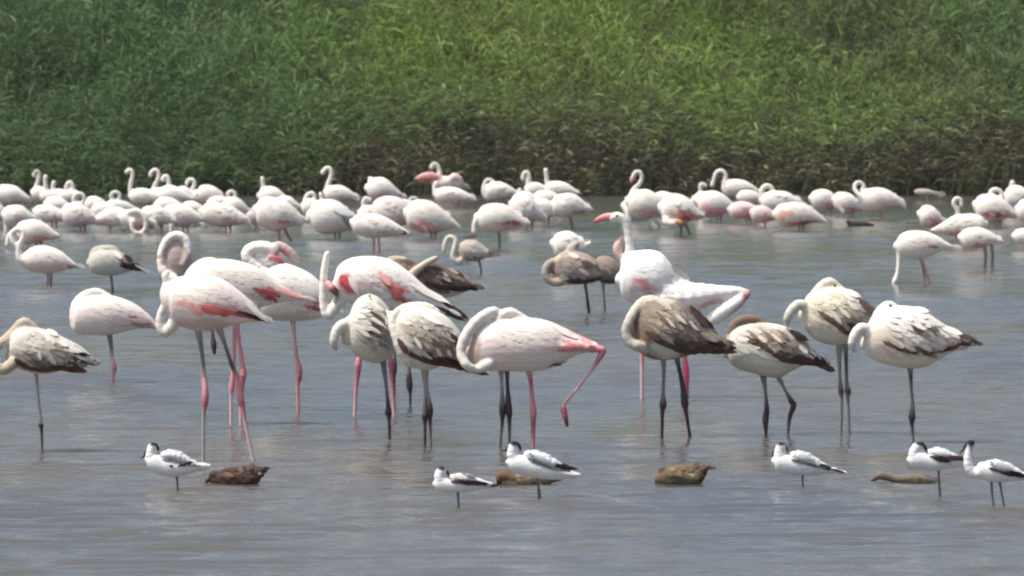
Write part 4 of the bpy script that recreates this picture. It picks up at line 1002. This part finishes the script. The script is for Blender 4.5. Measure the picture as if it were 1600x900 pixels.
far("white back wedged below the arched neck", 1156, 1194, 298, 318, foot=330)
far("flamingo with fluffy ring neck preening, right group", 1192, 1256, 299, 330, ((1196, 314), (1190, 306), (1191, 296), (1198, 290), (1206, 294), (1208, 303), (1203, 310)), foot=342, nr=3.8)
far("white flamingo with orange breast and dark lower tail, front of the right group", 1214, 1286, 317, 352, foot=368, spots=((1222, 335, 8, 8, ORG, .6), (1262, 348, 22, 3, DKB, .8, -4), (1240, 349, 14, 3, ORG, .7)), tail=.82, pink=.9)
far("plain white resting flamingo right of the orange breasted one", 1270, 1314, 297, 326, foot=342, pink=.8)
far("white flamingo with pink flank lowering its head, between two white ones", 1306, 1346, 301, 330, ((1310, 318, 6), (1314, 326, 8), (1317, 331, 8)), foot=344, pink=1, nr=3.2)
far("flamingo with small coiled neck at the right end of the right group", 1346, 1410, 294, 328, ((1349, 318, 6), (1345, 308, 8), (1336, 297, 4), (1337, 287, 2), (1344, 285, 0), (1350, 291, 0), (1346, 297, 0)), foot=352, nr=3.2, tail=.95)
far("lone greyish flamingo asleep at the far bank on the right", 1432, 1464, 296, 304, foot=311, col=lin('b3aca0'), pink=.1)
far("flamingo seen end on with pink face, left of the right edge cluster", 1440, 1472, 322, 353, foot=366, pink=1, spots=((1455, 338, 6, 9, PK, .7),), ratio=.95, tail=.6)
far("flamingo facing right with raised looped neck over its back, right cluster", 1458, 1534, 335, 371, ((1500, 338), (1496, 328), (1490, 318), (1494, 310), (1501, 312), (1502, 320)), face='R', foot=386, nr=3.3, tail=.66, legs=([(1494, 367, 3.2, LPW), (1494, 376, 2.4, LPW), (1494, 386, 2, LPW)],), pink=.8)
far("flamingo with a crimson underwing band and looped neck, right cluster", 1527, 1586, 304, 345, ((1548, 308), (1549, 299), (1556, 296), (1564, 300), (1566, 308)), foot=362, spots=((1557, 334, 24, 5, RED, 1), (1578, 338, 8, 4, LPW, .8)), nr=3.6)
far("flamingo with small upright head near the right edge, back of the cluster", 1573, 1616, 291, 326, ((1580, 300), (1581, 292), (1582, 285)), foot=340, nr=4)
far("greyish white flamingo with two dark legs, right cluster front", 1503, 1562, 356, 386, foot=420, spots=((1530, 384, 14, 4, HOT, .6),), ratio=.7, neck=((1504, 372, 4), (1508, 380, 6), (1514, 384, 6)), legs=([(1538, 382, 3.2, LGW), (1540, 400, 2.4, LGY), (1539, 420, 2.2, LGY)], [(1549, 380, 3.2, LGW), (1551, 400, 2.4, LGY), (1550, 420, 2.2, LGY)]), nr=3.8, head=False)
far("white flamingo cut off by the right edge, facing left", 1586, 1634, 358, 380, foot=400, pink=.2)
far("flamingo at the right edge showing its pale lowered neck", 1592, 1630, 312, 346, ((1594, 322), (1593, 332), (1594, 340)), foot=356, nr=4, head=False)

# ------------------------------------------------------------------ avocets
GA = "pied avocets resting in the foreground"
AW = lin('e4e6e6'); ABK = lin('231f22'); AGR = lin('7f8791')
def avocet(label, u0, v0, prof, head, wing, ecol, billp, legs, tips=(), cap=None):
    b = Bird("avocet", label, "avocet", GA, u0, v0, 1.2)
    b.body([(p[0], p[1], p[2] + 2) for p in prof], AW, .76)
    b.tube(head, AW)
    b.tube(wing, AW, 0, 1.35)
    hx, hy, hr = head[-2][:3]
    if cap is None:
        b.spot(hx - .5, hy - hr * .62, 10, 4.6, ABK, 1, 4).spot(hx + hr * .95, hy + 2, 2.8, 8, ABK, 1, -16).spot(hx + hr + 2, hy + 10, 2.4, 4, lin('4a484c'), .9, -25)
    else:
        for c in cap: b.spot(*c)
    for k in range(len(wing) - 1): b.spot((wing[k][0] + wing[k + 1][0]) / 2, (wing[k][1] + wing[k + 1][1] - wing[k][2] - wing[k + 1][2]) / 2, 8, 1.1, AGR, .9, 15)
    b.edge([(w[0], w[1] + w[2] * .92) for w in wing], ecol, 4.2, 3.2)
    b.bill([(p[0], p[1], p[2] * 1.15 + .2) for p in billp], [ABK, ABK])
    for l in legs: b.leg(l)
    b.feathers(step=7, length=12, width=6, var=.06, t0=.35, t1=.85)
    for t in tips: b.blade(*t)
    return b
AL = lin('5d666f')
avocet("avocet with back all white and white tail, leftmost of the avocets", 278, 767,
    [(229, 714, 722), (233, 709, 731), (242, 708, 737), (252, 712, 741), (266, 714, 743), (284, 717, 742), (300, 722, 737), (314, 724, 733), (327, 725, 730)],
    [(240, 722, 9.5), (236, 712, 8.6), (237, 702, 7.8), (240, 698, 7.6), (244, 702, 5.5)],
    [(254, 712, 6), (265, 710, 8.5), (279, 713, 8.5), (292, 719, 6), (306, 723, 3)], lin('6d6a70'), [(232, 700, 2), (227, 708, 1.3), (224, 714, .9), (220, 716, .6)],
    [[(276, 740, 2.4, AL), (277, 755, 1.6, AL), (278, 767, 1.7, AL)]], [(278, 728, 304, 721, 5, ABK, 4), (292, 724, 327, 725, 5, AW, 4), (265, 727, 272, 728, 4, ABK, 3)])
avocet("avocet with brown black wing bar, left of the tan duck", 717, 797,
    [(679, 751, 759), (683, 745, 764), (692, 744, 767), (704, 746, 768), (720, 746, 767), (738, 749, 765), (752, 752, 762), (763, 755, 760), (773, 757, 759)],
    [(690, 757, 9.5), (687, 747, 8.8), (688, 739, 8.2), (692, 736, 8), (697, 740, 5.5)],
    [(704, 747, 5), (716, 746, 7.5), (732, 748, 7), (750, 752, 4.5), (768, 756, 2.5)], lin('43303a'), [(684, 737, 2), (681, 745, 1.3), (678, 752, .9), (677, 757, .5)],
    [[(715, 765, 2.4, AL), (716, 780, 1.8, AL), (717, 797, 1.9, AL)]],
    [(710, 750, 740, 757, 6, lin('43303a'), 4), (728, 751, 770, 757, 6, lin('43303a'), 4), (708, 742, 732, 746, 7, lin('c9c4c0'), 5), (712, 739, 745, 746, 4, lin('6d5a5a'), 4), (752, 755, 770, 758, 4, AW, 5)])
avocet("avocet standing tallest in front of the tan duck, grey wing with black tips", 843, 778,
    [(793, 718, 725), (798, 711, 733), (808, 709, 739), (822, 711, 743), (840, 716, 746), (858, 722, 748), (876, 729, 748), (892, 735, 746), (905, 739, 743)],
    [(806, 721, 10), (801, 711, 9.2), (802, 700, 8.6), (805, 697, 8.2), (810, 701, 6)],
    [(824, 710, 6), (836, 712, 9.5), (852, 718, 9.5), (868, 725, 7), (884, 731, 4)], lin('5f646c'), [(796, 697, 2.2), (793, 701, 1.8), (789, 704, 1.1), (785, 704, .6)],
    [[(839, 745, 2.6, AL), (841, 758, 2, AL), (843, 778, 2.8, lin('4a525a'))]],
    [(866, 728, 904, 733, 6, ABK, 4), (868, 724, 892, 731, 7, ABK, 4), (826, 706, 834, 714, 5, AGR, 4), (832, 710, 860, 722, 9, lin('cdd1d8'), 4), (874, 736, 906, 741, 6, AW, 4)])
avocet("avocet sitting low on the water with pale grey back, right of the olive duck", 1255, 762,
    [(1210, 714, 726), (1214, 708, 734), (1224, 708, 738), (1238, 711, 740), (1254, 713, 741), (1270, 717, 741), (1286, 724, 739), (1302, 731, 738), (1322, 736, 739)],
    [(1222, 721, 10), (1218, 710, 9.2), (1219, 701, 8.2), (1222, 698, 8), (1227, 702, 6)],
    [(1236, 712, 6), (1248, 712, 9), (1262, 716, 9), (1276, 722, 6), (1290, 728, 3.5)], lin('4e5057'), [(1213, 699, 2), (1209, 705, 1.3), (1207, 712, .8), (1208, 717, .5)],
    [[(1254, 737, 2.2, AL), (1254, 750, 1.5, AL), (1255, 762, 1.5, AL)]],
    [(1280, 725, 1300, 732, 6, ABK, 4), (1298, 732, 1322, 739, 4, ABK, 4), (1240, 708, 1270, 717, 10, lin('c8c8c6'), 3)])
avocet("avocet with dark crown and brown wing line, second from the right", 1469, 777,
    [(1420, 713, 721), (1424, 706, 727), (1434, 704, 731), (1448, 706, 733), (1464, 707, 734), (1480, 710, 731), (1494, 714, 727), (1508, 717, 722)],
    [(1431, 718, 9.5), (1428, 708, 8.8), (1433, 699, 8.2), (1438, 697, 8), (1444, 702, 6)],
    [(1452, 708, 5.5), (1464, 706, 8), (1478, 709, 7.5), (1492, 713, 4.5), (1504, 715, 2.5)], lin('453238'), [(1430, 694, 2), (1426, 700, 1.4), (1422, 708, 1), (1420, 715, .6)],
    [[(1466, 730, 2.4, AL), (1467, 745, 1.8, AL), (1469, 777, 2.2, AL)]],
    [(1458, 716, 1486, 721, 6, ABK, 4), (1474, 715, 1508, 714, 7, lin('5c4146'), 4), (1454, 703, 1480, 710, 9, lin('dfe1e0'), 4)])
avocet("avocet preening with black head up and long neck, rightmost", 1560, 795,
    [(1526, 728, 738), (1531, 722, 745), (1542, 722, 750), (1556, 724, 752), (1572, 727, 751), (1588, 733, 750), (1602, 738, 748), (1618, 743, 747)],
    [(1534, 738, 9), (1522, 740, 7.6), (1514, 730, 7.4), (1512, 715, 6.4), (1514, 703, 5), (1516, 694, 5.6), (1519, 691, 5)],
    [(1544, 725, 6), (1557, 726, 9), (1574, 731, 8.5), (1590, 738, 6)], lin('3a363f'), [(1513, 691, 2.2), (1508, 697, 1.5), (1504, 704, 1), (1499, 709, .6)],
    [[(1549, 748, 2.4, AL), (1550, 770, 1.7, AL), (1553, 795, 1.8, AL)], [(1561, 748, 2.4, AL), (1565, 770, 1.6, AL), (1570, 795, 1.6, AL)]],
    [(1562, 738, 1600, 742, 8, ABK, 4), (1578, 736, 1608, 746, 7, lin('4a3f4d'), 4), (1550, 722, 1584, 733, 10, lin('b9bcc2'), 4), (1546, 718, 1552, 728, 4, AGR, 4)],
    [(1517, 690, 10, 9, ABK, 1), (1520, 704, 3, 9, AGR, .9, -5)])

# ------------------------------------------------------------------ ducks
GD = "brown ducks floating in the foreground"
def duck(label, u0, v0, prof, head, col, headcol, spots, blades, cat="duck"):
    b = Bird("duck", label, "duck", GD, u0, v0, 1.3)
    b.body(prof, col, .75)
    b.tube(head, headcol)
    for s_ in spots: b.spot(*s_)
    b.feathers(step=7, length=11, width=6, var=.5, bot=.7, tipcol=lin('a08c74'), t0=.12, ragged=.6)
    for x in blades: b.blade(*x)
    return b
b = duck("dark brown duck floating by the pink legs at left, tail cocked", 370, 757,
    [(336, 740, 760), (345, 734, 762), (358, 730, 763), (372, 728, 763), (386, 727, 762), (398, 727, 759), (406, 729, 752), (412, 729, 736)],
    [(350, 746, 8), (340, 744, 7.5), (333, 743, 7), (329, 748, 4.5)], lin('4d3a36'), lin('443432'),
    [(372, 744, 24, 6, lin('6d5548'), .9), (390, 732, 14, 4, lin('33262a'), 1, -10)], [(386, 732, 398, 726, 7, DKB, 5), (394, 738, 411, 732, 7, DKB, 4), (402, 738, 410, 740, 4, PAL, 4), (352, 738, 366, 744, 6, lin('7d6656'), 4)])
b.bill([(330, 748, 4), (325, 751, 3), (322, 753, 2)], [ABK, ABK])
b = duck("tan duck half hidden behind the tallest avocet", 822, 757,
    [(788, 746, 760), (796, 740, 761), (808, 738, 762), (822, 738, 762), (836, 740, 762), (850, 742, 760), (862, 745, 756), (870, 746, 750)],
    [(802, 749, 10), (792, 745, 9.5), (784, 744, 8.5), (780, 748, 6)], lin('7f6f5d'), lin('66543f'),
    [(864, 748, 8, 6, DKB, 1), (795, 753, 6, 4, lin('b59a80'), .8), (826, 746, 16, 5, lin('94806a'), .8)], [(850, 744, 869, 744, 6, lin('3b352c'), 4)])
b.bill([(781, 752, 4.5), (779, 756, 3.5), (784, 758, 2)], [ABK, ABK])
b = duck("olive tan duck with dark raised tail, floating alone right of centre", 1066, 756,
    [(1029, 738, 758), (1037, 732, 761), (1050, 728, 762), (1064, 726, 763), (1078, 726, 762), (1090, 726, 760), (1098, 727, 753), (1108, 725, 732)],
    [(1042, 744, 9), (1036, 738, 8), (1034, 734, 6), (1040, 733, 5)], lin('6c5f4a'), lin('64543f'),
    [(1035, 733, 5, 3, lin('3e4a4e'), .9), (1097, 746, 6, 9, lin('4a332a'), .9), (1078, 742, 6, 5, lin('b3a894'), .9), (1075, 730, 22, 4, lin('66543f'), .9, -8)], [(1080, 732, 1094, 724, 6, DKB, 5), (1088, 734, 1107, 727, 7, lin('64503f'), 5), (1094, 734, 1107, 728, 4, lin('4c4c50'), 6)])
b = duck("faint grey brown duck low in the water beside the second avocet from the right", 1424, 754,
    [(1398, 747, 756), (1408, 743, 758), (1420, 740, 759), (1432, 740, 759), (1444, 742, 758), (1454, 746, 756), (1462, 749, 753)],
    [(1408, 749, 8), (1396, 748, 6), (1386, 745, 6.5), (1377, 743, 7), (1370, 745, 5)], lin('78705f'), lin('74675d'), [(1450, 745, 7, 6, lin('7a675b'), .8), (1424, 738, 14, 3, lin('6d625a'), .9)], [])
b.bill([(1371, 746, 4), (1366, 749, 3), (1362, 750, 2)], [lin('5d534c'), lin('4a443f')])
b = Bird("duck", "small slate dark shape low on the far water below the coil necked flamingo", "duck", None, 1343, 353, 1.0)  # dark flat shape on the water, modelled as a small bird
b.body([(1326, 347, 353), (1331, 345, 355), (1340, 345, 356), (1350, 346, 355), (1357, 347, 353), (1363, 349, 351)], lin('3d403e'), .8)
b.tube([(1332, 350, 4), (1328, 347, 3.4), (1324, 346, 2.6)], lin('393b3a'))
b.feathers(step=6, length=8, width=4, var=.15, t1=.8)

# ------------------------------------------------------------------ grow all birds
for b in JOBS: b.temp()
dg = bpy.context.evaluated_depsgraph_get()
for b in JOBS: b.finish(dg)
